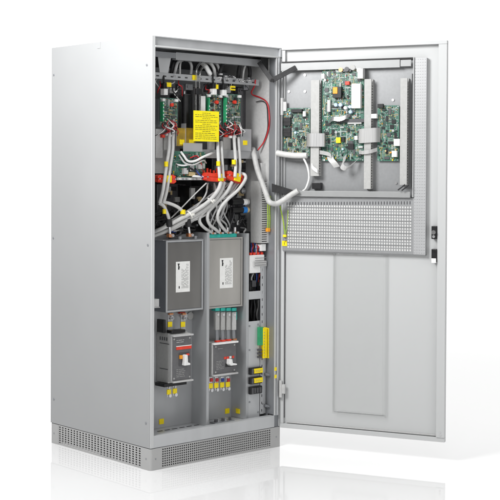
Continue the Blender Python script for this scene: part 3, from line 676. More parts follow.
# ------------------------------------------------------------------ lower green board with wires
b = FB(172.5,151.5,205.5,180,.10)
LB = board('green circuit board crossed by loose white wires, below the amber plates', b[0], b[1], b[2], b[3], .10, 51, None, 120, None, 'pcb', chips=4, caps=4, conns=6)
for pts, r, m in (([(181,152,.099),(184,156,.08),(188,161,.075),(195,161,.07),(203,157,.07),(210,154,.085),(214,152.5,.125)], .0055, 'white'), ([(179,155,.099),(181,158,.085),(185,163,.078),(193,165,.07),(203,160.5,.075),(206,163,.11)], .004, 'cable'),
    ([(176,164,.099),(179,165,.088),(184,165.5,.08),(190,164.5,.08),(193,166,.099)], .004, 'white'), ([(196,170,.085),(199,174,.07),(203,178,.08)], .0035, 'bluew'), ([(190,158,.09),(197,156,.08),(201,163,.08),(202,170,.09)], .003, 'redw'),
    ([(186,170,.085),(190,168,.075),(196,172,.075)], .004, 'rubber'), ([(192,176,.085),(199,176.5,.075),(205,177,.085)], .005, 'white')):
    MB().tube([F(*a) for a in pts], r, 8).build('wire', m, LB)
c = FB(177,177.5,206,181,.09); MB().box(c[0], c[1], .088, .0995, c[2]+.004, c[3]).build('terminal_strip', 'lgrey', LB, .001)
for k in range(9): MB().box(c[0]+.008+k*.02, c[0]+.016+k*.02, .084, .0878, c[2]+.006, c[3]-.004).build('screw', 'galvd' if k % 3 else 'white', LB)
for x0, y0, x1, y1, m in ((183,168,187,174,'lgrey'),(189,166,193,171,'silver'),(188,172,194,176,'tan'),(197,164,201,169,'lgrey'),(193,157,199,161,'dgrey')):
    c = FB(x0,y0,x1,y1,.09); MB().box(c[0], c[1], .08, .0995, c[2], c[3]).build('relay', m, LB, .001)

# ------------------------------------------------------------------ black equipment behind the cables
bk = [((212,158,246,172),.16,'black','black module under the cross rail behind the red clamps'),((190,186,212,226),.17,'black','large black module behind the sweeping white cables'),((207,176,226,224),.2,'dgrey','charcoal module in shadow right of the large black module'),((157,184,186,226),.26,'dgrey','dim grey module at the far left behind the cable fork'),((228,186,249,232),.22,'dgrey','dim module behind the black fuses')]
for (x0,y0,x1,y1), d, m, lab in bk:
    b = FB(x0,y0,x1,y1,d); t = thing('power_module', lab, 'module', (b[0], d, b[2]))
    MB().box(b[0], b[1], d, d+.12, b[2], b[3]).build('housing', m, t, .003)
    r = random.Random(int(x0))
    for k in range(16):
        w = r.uniform(.006,.035); h = r.uniform(.006,.032); x = r.uniform(b[0], b[1]-w); z = r.uniform(b[2], b[3]-h)
        MB().box(x, x+w, d-r.uniform(.004,.02), d-.0005, z, z+h).build('terminal', r.choice(('black','dgrey','dgrey','galvd','black','mgrey','rubber','galv','tan')), t, .001)
b = FB(191.5,188,195.5,199,.15)
solo(MB().box(b[0], b[1], .152, .1665, b[2], b[3]), 'rating_plate', 'mgrey', 'small grey plate standing on the front of the large black module', 'plate', (b[0], .16, b[2]), None, .001)
# fuses
for y, m, lab in ((202,'white','upper black fuse with white end cap right of the cables'), (210,'blue','lower black fuse with blue end cap right of the cables')):
    a0, a1, a2 = F(232.5, y-.5, .12), F(243.5, y, .12), F(247.3, y, .12); e = F(249.5, y, .12)
    t = thing('fuse', lab, 'fuse', (a1.x, .16, a1.z-.014), None, 'black fuses')
    zc = a1.z
    MB().cyl((a0.x, .13, zc), (a1.x, .13, zc), .0155, n=20).build('body', 'black', t, .003)
    MB().cyl((a1.x+.0003, .13, zc), (a2.x, .13, zc), .0150, n=20).build('end_cap', m, t, .001)
    MB().cyl((a2.x+.0003, .13, zc), (e.x, .13, zc), .013, n=20).build('contact', 'tan' if m == 'blue' else 'lgrey', t, .001)
    MB().box(a0.x+.01, e.x-.01, .146, .16, zc-.013, zc+.013).build('holder', 'dgrey', t, .001)
# round fittings
for x, y, lab in ((245,191,'above the fuses'), (231,207,'left of the fuses')):
    a = F(x, y, .14); t = thing('ring_terminal', 'round metal ring terminal '+lab, 'terminal', (a.x, .16, a.z-.012))
    MB().cyl((a.x, .148, a.z), (a.x, .159, a.z), .014, n=18).build('ring', 'silver', t, .001); MB().cyl((a.x, .143, a.z), (a.x, .1475, a.z), .006, n=6).build('nut', 'galvd', t)

# ------------------------------------------------------------------ red clamps
def clamp(x0, x1, y0, y1, tilt, lx0, lx1, lab, d=.055):
    b = FB(x0, y0, x1, y1, d); t = thing('cable_clamp', lab, 'clamp', ((b[0]+b[1])/2, d+.03, b[2]), None, 'red cable clamps')
    L = FB(lx0, y0, lx1, y1, d-.01); t.rotation_euler = (0, tilt, 0)
    mid = (b[2]+b[3])/2
    cx = (b[0]+b[1])/2; q = b[1]-b[0]
    MB().prism([(b[0], b[2]+.006), (b[0]+q*.22, b[2]), (b[1]-q*.12, b[2]-.002), (b[1], b[2]+.006), (b[1]-q*.03, mid-.0006), (b[0]+q*.03, mid-.0006)], d, d+.03).build('block', 'red', t, .002)
    MB().prism([(b[0]+q*.02, mid+.0006), (b[1]-q*.05, mid+.0006), (b[1]-q*.02, b[3]-.004), (b[1]-q*.2, b[3]+.003), (b[0]+q*.4, b[3]-.003), (b[0]+q*.14, b[3]+.001), (b[0], b[3]-.006)], d+.002, d+.032).build('block', 'red', t, .002)
    MB().box(L[0], L[1], d-.010, d-.0006, b[2]+.002, b[3]-.002).build('warning_tag', 'yellow', t, .003)
    for x in (b[0]+.008, b[1]-.008): MB().cyl((x, d-.004, mid), (x, d-.0005, mid), .004, n=6).build('bolt', 'silver', t)
clamp(158,176.5,175,183,.02, 167,172, 'red cable clamp with yellow tag round the left cable pair')
clamp(206,226,173,181.5,.03, 219,224, 'red cable clamp with yellow tag in the middle, below the yellow sign')
clamp(227,243.5,172.5,181.5,.22, 234.5,240.5, 'tilted red cable clamp with yellow tag, right of the middle one', .045)
b = FB(206,168,226,173,.07); mb = MB()
for k in range(6): mb.box(b[0]+.004+k*.02, b[0]+.008+k*.02+.003*(k%2), .09, .098, b[2], b[2]+.012+.005*((k*2)%3))
mb.box(b[0], b[1], .09, .098, b[2]-.004, b[2]-.0002)
solo(mb, 'terminal_comb', 'red', 'red comb of terminal pins standing on the middle red clamp', 'terminal', (b[0], .08, b[2]))

# ------------------------------------------------------------------ white cables
G2 = 'white power cables'
def pair(lab, pts, off, r):
    t = thing('cable_pair', lab, 'cable', F(*pts[-1]), None, G2)
    for s in (-1, 1):
        MB().tube([F(a[0]+s*off, a[1], a[2]+.004*s) for a in pts], r, 10).build('cable', 'cable', t)
    return t
def marker(x, y, w, h, lab, d=.05):
    b = FB(x-w/2, y-h/2, x+w/2, y+h/2, d)
    t = solo(MB().cyl(((b[0]+b[1])/2, d+.012, b[2]), ((b[0]+b[1])/2, d+.012, b[3]), (b[1]-b[0])*.52, n=12), 'cable_marker', 'yellow', lab, 'marker', ((b[0]+b[1])/2, d+.012, b[2]), 'yellow cable markers', .001); return t
pair('pair of white cables dropping from the far left driver board through the left red clamp', [(171.5,133,.115),(171,140,.095),(170.8,150,.075),(168.5,165,.06),(166.5,180,.045),(164.5,192,.05),(161.5,203,.06)], 1.9, .0080)
pair('pair of white cables dropping from under the yellow sign to the middle red clamp', [(219.5,142,.1),(219.8,152,.075),(220.6,165,.055),(221.5,178,.04)], 1.8, .0080)
pair('pair of white cables dropping from the right driver board to the tilted red clamp', [(236,135,.118),(236.5,143,.1),(237.2,153,.075),(237.8,165,.05),(237,177,.035)], 2.1, .0080)
marker(167.8,164,3.2,5,'yellow marker sleeve on the left white cable pair', .04)
marker(220,163.5,3,4.6,'yellow marker sleeve on the middle white cable pair', .036)
marker(235.6,162,3.2,4.6,'yellow marker sleeve on the right white cable pair', .03)
for pts, r, lab in (
  ([(221,182,.05),(218,190,.045),(209,201,.04),(195,211,.045),(178,220,.06),(163,228,.09),(151,233,.15)], .0092, 'thick white cable sweeping from the middle clamp down to the far left, uppermost of three'),
  ([(224,182,.06),(221,191,.055),(212,203,.05),(197,214,.055),(180,223,.07),(166,231,.1),(153,236,.15)], .0092, 'thick white cable sweeping to the far left, middle of three'),
  ([(232,182,.05),(226,193,.05),(214,204,.055),(198,216,.065),(184,223,.08),(170,230,.1),(158,235,.15)], .0085, 'thick white cable sweeping from the tilted clamp to the far left, lowest of three'),
  ([(240,173,.06),(245,175,.035),(245,180,.03),(238,190,.03),(227,200,.035),(220,209,.04),(217.5,218,.05),(221.5,226,.065),(226.5,232,.085)], .0076, 'white cable curling round the tilted clamp and hooking back at its lower end'),
  ([(214,205,.06),(208.5,212,.05),(207.5,219,.05),(210,225,.06),(215,229,.07),(219,232.5,.085)], .0076, 'white hooked cable end above the grey module, middle one'),
  ([(206,211,.07),(200.5,216,.06),(199.5,221,.06),(201.5,225,.06),(206,229,.07),(211.5,232.5,.085)], .0076, 'white hooked cable end above the partition, leftmost of the hooked ones')):
    cable(lab, pts, r, 'cable', G2)
# cable fork with boots, lugs
for pts, lab, bx, by, cx, cy in (([(159,203,.07),(163.5,206,.06),(167,213,.055),(169,219,.06)], 'white cable of the fork with black boot on the left copper lug', 169, 222.5, 170.5, 235.5),
                 ([(159,202,.075),(168,203,.06),(179,208,.055),(187,217,.06)], 'white cable of the fork with black boot on the right copper lug', 188, 222.5, 190, 235)):
    q = [F(*a) for a in pts]; t = thing('lug_cable', lab, 'cable', F(cx, cy+2, .08), None, G2)
    MB().tube(q, .0078).build('cable', 'cable', t)
    a, e = F(bx-.3, by-4, .062), F(bx+.4, by+3.5, .07); MB().cyl(a, e, .013, .0145, 16).build('boot', 'rubber', t, .002)
    g = F(cx-.5, cy-1.5, .078); MB().cyl(e, g, .006, n=10).build('lug_neck', 'silver', t)
    g = F(cx, cy, .08); MB().box(g.x-.013, g.x+.013, .072, .094, g.z-.008, g.z+.008).build('lug', 'copper', t, .002)
    MB().cyl((g.x+.002, .062, g.z), (g.x+.002, .072, g.z), .007, n=6).build('bolt', 'silver', t)
marker(166,211.5,3,4.6,'yellow marker sleeve on the left cable of the fork', .045)
marker(184.5,212,4,4.4,'yellow marker sleeve on the right cable of the fork', .042)
for px, py, d, dx, dy, rr in ((190,214.5,.055,-9,6,.0215),(211,200.5,.045,-7,8,.0185)):
    a = F(px, py, d); tng = (F(px+dx, py+dy, d+.012)-a).normalized()
    solo(MB().cyl(a, a+tng*.006, rr, n=20).box(a.x-.004, a.x+.006, a.y-rr-.004, a.y-rr+.002, a.z-.004, a.z+.006), 'cable_tie', 'tie', 'pale nylon cable tie round the sweeping white cables, '+('left of two' if px < 200 else 'right of two'), 'cable tie', a, 'cable ties')
r = random.Random(31)
for k in range(15):
    x0_, x1_ = r.uniform(206,242), r.choice((r.uniform(160,196), r.uniform(203,238))); m = ('cable','cablegrey','cable','cablegrey','lgrey')[k%5]
    q = [(x0_, 183, r.uniform(.07,.10)), (x0_+(x1_-x0_)*.2+r.uniform(-3,3), 195+r.uniform(-3,3), .085), (x0_+(x1_-x0_)*.65+r.uniform(-4,4), 212+r.uniform(-5,5), r.uniform(.08,.11)), (x1_+r.uniform(-2,2), 225, .12), (x1_, 232, .14)]
    cable('thin pale lead fanning from the red clamps down to the two filter modules', q, r.uniform(.0028,.0055), m, 'thin pale leads below the red clamps', 'lead')
# clutter of dark looms around the fork
r = random.Random(9)
for k in range(24):
    x, y = r.uniform(158,200), r.uniform(212,233); m = ('rubber','rubber','dgrey','cablegrey','bluew','rubber','rubber','dgrey')[k%8]
    cable('dark thin loom wire tangled under the cable fork at the left', [(x,y,.15),(x+r.uniform(-8,8),y+r.uniform(-7,4),.115),(x+r.uniform(-10,10),y+r.uniform(-4,6),.13),(x+r.uniform(-12,12),y+r.uniform(-6,5),.16)], r.uniform(.003,.0055), m, 'dark loom wires under the cable fork', 'loom_wire')
for k in range(9):
    x, y = r.uniform(238,247), r.uniform(218,230)
    cable('thin coiled wire above the right end of the middle bay', [(x,y,.16),(x+r.uniform(-5,5),y+r.uniform(-6,3),.13),(x+r.uniform(-6,4),y+r.uniform(-3,5),.125),(x+r.uniform(-7,5),y+r.uniform(-4,6),.15)], .0035, ('rubber','cablegrey','rubber')[k%3], 'coiled wires right of the middle bay', 'loom_wire')
for k in range(8):
    x = r.uniform(202,236)
    cable('thin dark wire hanging between the black modules and the middle bay', [(x,r.uniform(188,200),.15),(x+r.uniform(-4,4),210,.13),(x+r.uniform(-7,7),222,.12),(x+r.uniform(-7,7),231,.15)], .003, ('rubber','dgrey','cablegrey','rubber')[k%4], 'thin wires hanging above the middle bay', 'loom_wire')
# grey hose to the door
q = [F(253,149,.135), F(254.5,157,.10), F(257.5,170,.07), F(262.5,184,.04), F(266.5,195,.01), F(269.5,202,-.025), dw(Dr(274,204.5,.12)), dw(Dr(282,201,.10)), dw(Dr(290,195.5,.085)), dw(Dr(298,190.5,.08))]
q[6] = (q[5]+q[7])*.5+Vector((0,0,-.011))
solo(MB().tube(q, .0125, 14, 14, ripple=.05), 'hose', 'hose', 'thick ribbed grey cable hose sagging from the cabinet across to the open door', 'hose', q[5])

# ------------------------------------------------------------------ duct and terminals on the right
ya, yb2 = S(260.5, 212, .69).y, S(251, 212, .69).y
z0, z1 = S(256, 243, .69).z, S(256, 181, .69).z
dt = thing('wiring_duct', 'tall slotted grey wiring duct inside the cabinet, beside the black fuses', 'wiring duct', (.744, ya, z0), None, 'slotted wiring ducts')
MB().box(.689, .6915, ya-.001, yb2+.001, z0, z1).build('duct_cover', 'mgrey', dt, .0006)
db = MB().box(.742, .7448, ya, yb2, z0, z1)
for yy in (ya, yb2-.0022):
    db.box(.692, .699, yy, yy+.0022, z0, z1).box(.732, .7418, yy, yy+.0022, z0, z1)
    for k in range(int((z1-z0)/.0105)): db.box(.699, .732, yy, yy+.0022, z0+k*.0105, z0+k*.0105+.0062)
db.build('duct_base', 'lgrey', dt)
b = FB(262,163,268,182,.07)
solo(MB().box(b[0], b[1], .075, .09, b[2], b[3]), 'relay', 'lgrey', 'pale grey relay on the right wall behind the sagging hose', 'relay', (b[0], .09, b[2]), None, .002)
b = FB(266,182,285,192,-.01)
for k, (xx, lab) in enumerate(((267.8,'left'), (269.6,'right'))):
    cable('yellow green earth wire hanging beside the tall duct, '+lab+' of two', [(xx+.6,196,.03),(xx,207,.035),(xx+.2,220,.035),(xx-.3,230,.04)], .0028, 'yg', 'earth wires in the cabinet', 'earth_wire')
a = F(269,230,.03)
solo(MB().box(a.x-.010, a.x+.010, .03, .045, a.z-.009, a.z+.009), 'cable_lug', 'orange', 'orange cable lug at the foot of the hanging earth wires', 'cable lug', (a.x,.045,a.z), None, .003)
b = FB(250.5,255,267,273,.055)
tb = thing('terminal_block', 'white terminal block with red plugs under the tall duct', 'terminal block', (b[0], .1, b[2]))
MB().box(b[0], b[1]-.01, .062, .10, b[2], b[3]).build('body', 'white', tb, .003)
MB().box(b[0]+.02, b[1], .056, .0615, b[2]+.03, b[3]-.03).build('clip', 'lgrey', tb, .002)
for k in range(4): MB().box(b[0]+.006+k*.024, b[0]+.018+k*.024, .064, .09, b[3]+.0005, b[3]+.012).build('plug', 'red', tb, .001)
sl = MB()
for k in range(4): sl.box(b[0]+.03, b[1]-.006, .0552, .0559, b[2]+.036+k*.011, b[2]+.039+k*.011)
sl.build('slots', 'inkgrey', tb)
r = random.Random(3)
for k in range(10):
    x = 251.5+k*1.1; m = ('bluew','redw','rubber','bluew','cable','redw','rubber','bluew','redw','rubber')[k]
    q = [F(x+r.uniform(-1,1),243.5,.09), F(x+r.uniform(-2,2),247,.07), F(x+r.uniform(-1,1),250,.068), F(x,253.8,.075)]
    solo(MB().tube(q, .003, 7), 'control_wire', m, ('short blue wire','short red wire','short black wire','short white wire')[{'bluew':0,'redw':1,'rubber':2,'cable':3}[m]]+' plugged into the white terminal block', 'wire', q[-1], 'control wires above the terminal block')
b = FB(261,244,266,251,.055)
solo(MB().box(b[0], b[1], .055, .09, b[2], b[3]), 'relay', 'white', 'small white relay just above the white terminal block', 'relay', (b[0], .09, b[2]), None, .002)
for x0,y0,x1,y1,lab in ((250,275,256,291,'left'),(257.5,274,264,290,'right')):
    b = FB(x0,y0,x1,y1,.09); t = thing('contactor', 'black contactor below the white terminal block, '+lab+' of two', 'contactor', (b[0], .13, b[2]))
    MB().box(b[0], b[1], .09, .13, b[2], b[3]).build('body', 'black', t, .003); MB().box(b[0]+.006, b[1]-.006, .08, .0895, b[2]+.02, b[3]-.025).build('front', 'dgrey', t, .002)
b = FB(250,300,263,321,.12)
t = thing('contactor', 'dark contactor in the open window under the shelf bracket', 'contactor', (b[0], .14, b[2]))
MB().box(b[0], b[0]+.05, .14, .20, b[2], b[3]).build('body', 'black', t, .003); MB().box(b[0]+.055, b[1]+.02, .16, .2, b[2], b[3]).build('body', 'dgrey', t, .003)
for k in range(7):
    x = 251.5+k*1.7; q = [F(x, 292, .11), F(x+rnd.uniform(-1.5,1.5), 285, .10), F(x+rnd.uniform(-2,2), 279, .085), F(x, 273.6, .08)]
    solo(MB().tube(q, .0032, 7), 'control_wire', ('rubber','cablegrey','rubber','bluew','rubber','redw','cablegrey')[k], 'thin wire running down from the white terminal block past the contactors', 'wire', q[0], 'control wires below the terminal block')
for k in range(5):
    x = 252+k*2.1; q = [F(x, 300, .12), F(x+rnd.uniform(-1,1), 307, .115), F(x+rnd.uniform(-2,2), 314, .12), F(x+rnd.uniform(-1,1), 321, .13)]
    solo(MB().tube(q, .004, 7), 'control_wire', ('rubber','dgrey','rubber','cablegrey','rubber')[k], 'dark wire hanging in the open window under the shelf bracket', 'wire', q[-1], 'dark wires in the open window')
for x, y in ((249.5,326),(249.5,350),(249.5,402),(258,324.5),(262.5,404),(258,412)):
    a = F(x, y, .06); MB().cyl((a.x, .0575, a.z), (a.x, .0602, a.z), .0045, n=10).build('screw', 'galvd', cab)
b = FB(257.5,327,262,345,.058)
solo(MB().box(b[0], b[1], .045, .060, b[2], b[3]), 'terminal_strip', 'green', 'upright green terminal strip on the right hand bay plate', 'terminal', (b[0], .06, b[2]), None, .001)
for x0, x1, y0, y1, lab in ((262.2,266,327.5,358,'wider'), (267.2,269.4,328,358,'narrower')):
    b = FB(x0,y0,x1,y1,.05); t = thing('terminal_strip', 'upright yellow terminal strip on the right hand bay, the '+lab+' of two', 'terminal', (b[0], .058, b[2]), None, 'yellow terminal strips')
    MB().box(b[0], b[1], .042, .0575, b[2], b[3]).build('strip', 'yellow', t, .001)
    sl = MB()
    for k in range(9): sl.box(b[0]+.003, b[0]+.008, .0412, .0418, b[2]+.01+k*(b[3]-b[2]-.02)/9, b[2]+.014+k*(b[3]-b[2]-.02)/9)
    sl.build('markings', 'inkgrey', t)
b = FB(258.5,347,261.5,358,.05); mb = MB()
for k in range(3): mb.box(b[0], b[1], .045, .0603, b[2]+k*.017, b[2]+k*.017+.009)
solo(mb, 'bolt_row', 'dgrey', 'three small dark bolts left of the wide yellow terminal strip', 'bolts', (b[0], .06, b[2]))
for y0, y1, yel, lab in ((367,374.5,1,'upper of two with yellow face'), (376.5,384,1,'lower of two with yellow face'), (386,394,0,'all black, lowest of three')):
    b = FB(250.3,y0+.3,262,y1-.2,.045); t = thing('fuse_holder', 'black fuse holder on the right hand bay plate, '+lab, 'fuse holder', (b[0], .06, b[2]), None, 'fuse holders on the bay plate')
    MB().box(b[0], b[1], .042, .060, b[2], b[3]).build('body', 'black', t, .003)
    MB().box(b[0]+.004, b[0]+.014, .034, .0415, b[2]+.004, b[3]-.004).build('clip', 'dgrey', t, .002)
    if yel:
        l = MB().box(b[0]+.018, b[1]-.002, .036, .0415, b[2]+.006, b[3]-.005).build('yellow_label', 'yellow', t, .001)
        mb = MB(); text_lines(mb, b[0]+.026, b[1]-.008, b[2]+.012, b[3]-.012, .0358, 2, int(y0), hfrac=.25); mb.build('lettering', 'inkgrey', l)
    else:
        for k in range(3): MB().box(b[0]+.018+k*.017, b[0]+.030+k*.017, .036, .0415, b[2]+.006, b[3]-.006).build('slot', 'dgrey', t, .001)
for y, lab in ((374.5,'upper'), (406,'lower')):
    a = F(266.3, y, .05); t = solo(MB().cyl((a.x, .040, a.z), (a.x, .0575, a.z), .008, n=6).cyl((a.x, .030, a.z), (a.x, .040, a.z), .0045, n=10), 'bolt', 'galvd', lab+' bolt standing out of the slotted rail', 'bolt', (a.x, .0575, a.z), 'bolts on the slotted rail')
for y, lab in ((369,'upper'), (376.5,'lower')):
    a = F(275.6, y, -.005); solo(MB().box(a.x-.006, a.x+.006, -.006, -.0032, a.z-.008, a.z+.008), 'warning_tag', 'yellow', 'tiny yellow tag on the right hand door post, '+lab+' of two', 'tag', (a.x, -.0032, a.z), 'yellow tags on the door post')

# ------------------------------------------------------------------ filter modules
def module(x0, x1, y0, y1, d, face, lab, lx0, ly0, lx1, ly1, seed):
    b = FB(x0, y0, x1, y1, d); t = thing('filter_module', lab, 'module', (b[0], .165, b[2]), None, 'filter modules')
    MB().box(b[0], b[1], d+.004, .1645, b[2], b[3]).build('casing', 'casing', t, .001)
    MB().box(b[0]+.010, b[1]-.010, d+.002, d+.0036, b[2]+.010, b[3]-.010).build('front_panel', face, t, .0006)
    fr = MB().box(b[0], b[0]+.008, d-.001, d+.0036, b[2], b[3]).box(b[1]-.008, b[1], d-.001, d+.0036, b[2], b[3]).box(b[0]+.008, b[1]-.008, d-.001, d+.0036, b[3]-.008, b[3]).box(b[0]+.008, b[1]-.008, d-.001, d+.0036, b[2], b[2]+.008)
    if face == 'steel_dark': fr.build('rim', 'galv', t, .0006)
    else: fr.build('rim', 'steel_warm', t, .0006)
    c = FB(lx0, ly0, lx1, ly1, d)
    l = MB().box(c[0], c[1], d+.0008, d+.0016, c[2], c[3]).build('label_sheet', 'label', t)
    w, h = c[1]-c[0], c[3]-c[2]; mb = MB()
    mb.prism([(c[0]+w*.12, c[3]-h*.06), (c[0]+w*.26, c[3]-h*.06), (c[0]+w*.22, c[3]-h*.14), (c[0]+w*.27, c[3]-h*.16), (c[0]+w*.24, c[3]-h*.26), (c[0]+w*.15, c[3]-h*.26), (c[0]+w*.16, c[3]-h*.15)], d+.0002, d+.0007)
    MB().box(c[0]+w*.2, c[0]+w*.27, d+.0002, d+.0007, c[2]+h*.12, c[2]+h*.2).build('printed_line', 'ink', l)
    mb.build('printed_mark', 'ink', l)
    mb = MB(); r = random.Random(seed)
    for k in range(6):                                                 # text runs upwards on the label
        x = c[0]+w*(.42+k*.085); z = c[2]+h*.12
        while z < c[3]-h*(.12 if k > 3 else .3):
            q = r.uniform(.006,.02); mb.box(x, x+w*.028, d+.0003, d+.0007, z, min(z+q, c[3]-h*.08)); z += q+.004
    mb.build('lettering', 'inkgrey', l); return t, b
t, b = module(166, 203.2, 240, 311, .08, 'steel_dark', 'dark polished filter module with white label in the left bay', 176, 261.5, 190, 292, 8)
t2, b2 = module(208.3, 242.5, 237.5, 307.5, .08, 'steel_warm', 'warm grey filter module with white label in the middle bay', 220, 258, 233, 288, 9)
c = FB(208.5,233.5,236.5,238,.08)
MB().box(c[0], c[1], .078, .12, b2[3]+.0005, b2[3]+.017).build('insulator', 'teal', t2, .001)
for k in range(4):
    x = c[0]+.015+k*.047; MB().box(x, x+.028, .074, .11, b2[3]+.0175, b2[3]+.026).cyl((x+.014, .09, b2[3]+.026), (x+.014, .09, b2[3]+.046), .007, n=8).build('terminal', 'silver', t2, .001)
    MB().box(x+.004, x+.010, .07, .0735, b2[3]+.018, b2[3]+.026).build('lug', 'copper', t2)
for px, lab in ((196.5,'right'),(181,'middle')):
    a = F(px, 236, .09); MB().cyl((a.x, .1, b[3]), (a.x, .1, b[3]+.016), .011, n=14).build('stud', 'galvd', t, .001)
MB().box(b[0]-.01, b[1]+.004, .09, .16, b[3]+.0005, b[3]+.003).build('top_flange', 'galv', t)

# ------------------------------------------------------------------ breaker 1
X0, X1, z0, z1 = .160, .272, F(182,381.5,.052).z, F(182,334,.052).z
bk1 = thing('circuit_breaker', 'large dark grey circuit breaker with red stripe and white toggle in the left bay', 'circuit breaker', ((X0+X1)/2, .165, z0), None, 'circuit breakers')
MB().box(X0, X1, .078, .1645, z0-.006, z1+.004).build('base', 'mgrey', bk1, .002)
MB().box(X0+.0008, X1-.0008, .055, .0775, z0, z1).build('body', 'lgrey', bk1, .002)
MB().box(X0+.004, X1-.003, .050, .0545, z0+.008, z1-.010).build('front_cover', 'breaker', bk1, .002)
MB().box(X0-.001, X1+.004, .040, .0546, z1-.009, z1-.002).build('top_ledge', 'lgrey', bk1, .001)
MB().box(X0-.001, X1+.004, .040, .0546, z0-.001, z0+.006).build('bottom_ledge', 'lgrey', bk1, .001)
c = FB(175.5,346.2,192,349.2,.05); MB().box(X0+.022, X1-.002, .0480, .0496, c[2], c[3]).build('stripe', 'red', bk1)
MB().box(X0+.022, X1-.002, .0480, .0496, c[3]+.0005, c[3]+.004).build('stripe', 'white', bk1)
c = FB(179.5,353,190,365,.045); ex = MB().box(c[0], c[1], .0475, .0496, c[2]-.004, c[3]+.003).build('escutcheon', 'dgrey', bk1, .001)
tg = MB().prism([(c[0]+.018, c[3]-.006), (c[0]+.033, c[3]-.006), (c[0]+.036, c[2]+.013), (c[1]-.012, c[2]+.009), (c[1]-.012, c[2]), (c[0]+.014, c[2]), (c[0]+.016, c[2]+.014)], .026, .0474).build('toggle', 'white', bk1, .003)
MB().box(c[0], c[0]+.014, .040, .0474, c[3]-.024, c[3]-.008).build('mark', 'orange', bk1); MB().box(c[0]+.040, c[1]-.006, .042, .0474, c[3]-.012, c[3]-.004).build('mark', 'red', bk1)
MB().box(X0-.0012, X0-.0002, .072, .14, z1-.045, z1-.042).build('seam', 'dgrey', bk1)
MB().box(X0-.0012, X0-.0002, .08, .14, z0+.055, z0+.058).build('seam', 'dgrey', bk1)
for x in (X0+.010, X1-.012):
    for z in (z0+.018, z1-.020): MB().cyl((x, .0485, z), (x, .0498, z), .0042, n=12).build('screw', 'mgrey', bk1)
mb = MB(); text_lines(mb, X0+.024, X0+.075, z0+.020, z0+.060, .0497, 5, 77, hfrac=.22); mb.build('lettering', 'mgrey', bk1)
mb = MB(); text_lines(mb, X0+.024, X0+.070, z1-.040, z1-.022, .0497, 2, 78, hfrac=.3); mb.build('lettering', 'lgrey', bk1)
for k in range(4): MB().box(X0-.0010, X0-.0002, .085+k*.016, .093+k*.016, z1-.030, z1-.014).build('vent', 'dgrey', bk1)
# things above breaker 1
for px, lab in ((170,'left'), (183,'right')):
    t = thing('busbar', 'grey busbar with yellow tag and bolt feeding the left breaker, '+lab+' of two', 'busbar', F(px, 334, .1), None, 'busbars above the left breaker')
    q0, q1 = F(px+.3, 334, .1), F(px+.5, 313, .1); MB().box(q0.x-.014, q0.x+.014, .1, .106, q0.z-.01, q1.z).build('bar', 'galv', t, .001)
    c = FB(px-1.8, 321.8, px+2.4, 327, .095); MB().box(c[0], c[1], .0955, .0995, c[2], c[3]).build('warning_tag', 'yellow', t, .001)
    e = F(px+.8, 318, .095); MB().cyl((e.x, .084, e.z), (e.x, .0995, e.z), .010, n=14).build('washer', 'silver', t, .001); MB().cyl((e.x, .076, e.z), (e.x, .0838, e.z), .006, n=6).build('bolt', 'galvd', t)
    e = F(px+.5, 314, .095); MB().box(e.x-.011, e.x+.011, .088, .0995, e.z-.003, e.z+.004).build('lug', 'copper', t)
a = F(191, 316.5, .1); t = thing('ring_terminal', 'silver ring terminal with red sleeve above the left breaker', 'terminal', (a.x, .16, a.z-.012))
MB().cyl((a.x, .14, a.z), (a.x, .159, a.z), .013, n=18).build('ring', 'silver', t, .001); MB().box(a.x-.03, a.x+.004, .145, .158, a.z+.011, a.z+.017).build('sleeve', 'red', t, .001)
a = F(198.5, 317, .1); solo(MB().cyl((a.x, .158, a.z), (a.x, .1648, a.z), .018, n=20), 'grommet', 'mgrey', 'round grey grommet on the back plate right of the left breaker', 'grommet', (a.x,.1648,a.z), None, .001)
b = FB(165,320,167.2,333,.08); solo(MB().box(b[0], b[1], .09, .14, b[2], b[3]), 'phase_barrier', 'black', 'upright black barrier above the left edge of the left breaker', 'barrier', (b[0], .14, b[2]), None, .001)
b = FB(172,329,186,334.5,.06); solo(MB().box(b[0], b[1], .062, .10, z1+.0045, z1+.018), 'phase_barrier', 'black', 'low black block lying on top of the left breaker', 'barrier', (b[0], .1, z1), None, .003)
# below breaker 1
b = FB(163,382,182,387,.09)
bb = solo(MB().box(b[0], b[1]+.02, .08, .15, z0-.022, z0-.0065), 'terminal_cover', 'black', 'black terminal cover under the left breaker', 'cover', (b[0], .15, z0), None, .002)
def tail(px, y0, yl, y1, d, lab, grp):
    t = thing('cable_lug', lab, 'cable lug', F(px, y1, d), None, grp)
    a, e = F(px, y0, d), F(px+.3, y1, d); MB().box(a.x-.009, a.x+.009, d, d+.005, e.z, a.z).build('tongue', 'silver', t, .001)
    c = FB(px-1.9, yl, px+2.0, yl+5, d-.005); MB().box(c[0], c[1], d-.006, d-.0005, c[2], c[3]).build('warning_tag', 'yellow', t, .001)
    MB().cyl((e.x, d-.008, e.z+.004), (e.x, d-.0005, e.z+.004), .008, n=12).build('bolt', 'silver', t)
    MB().cyl((a.x, d-.004, a.z-.012), (a.x, d-.0005, a.z-.012), .006, n=8).build('washer', 'lgrey', t)
tail(169, 385.5, 389.5, 396.5, .09, 'silver cable lug with yellow tag under the left breaker, left of two', 'lugs under the left breaker')
tail(175, 385, 388.5, 395.5, .09, 'silver cable lug with yellow tag under the left breaker, right of two', 'lugs under the left breaker')
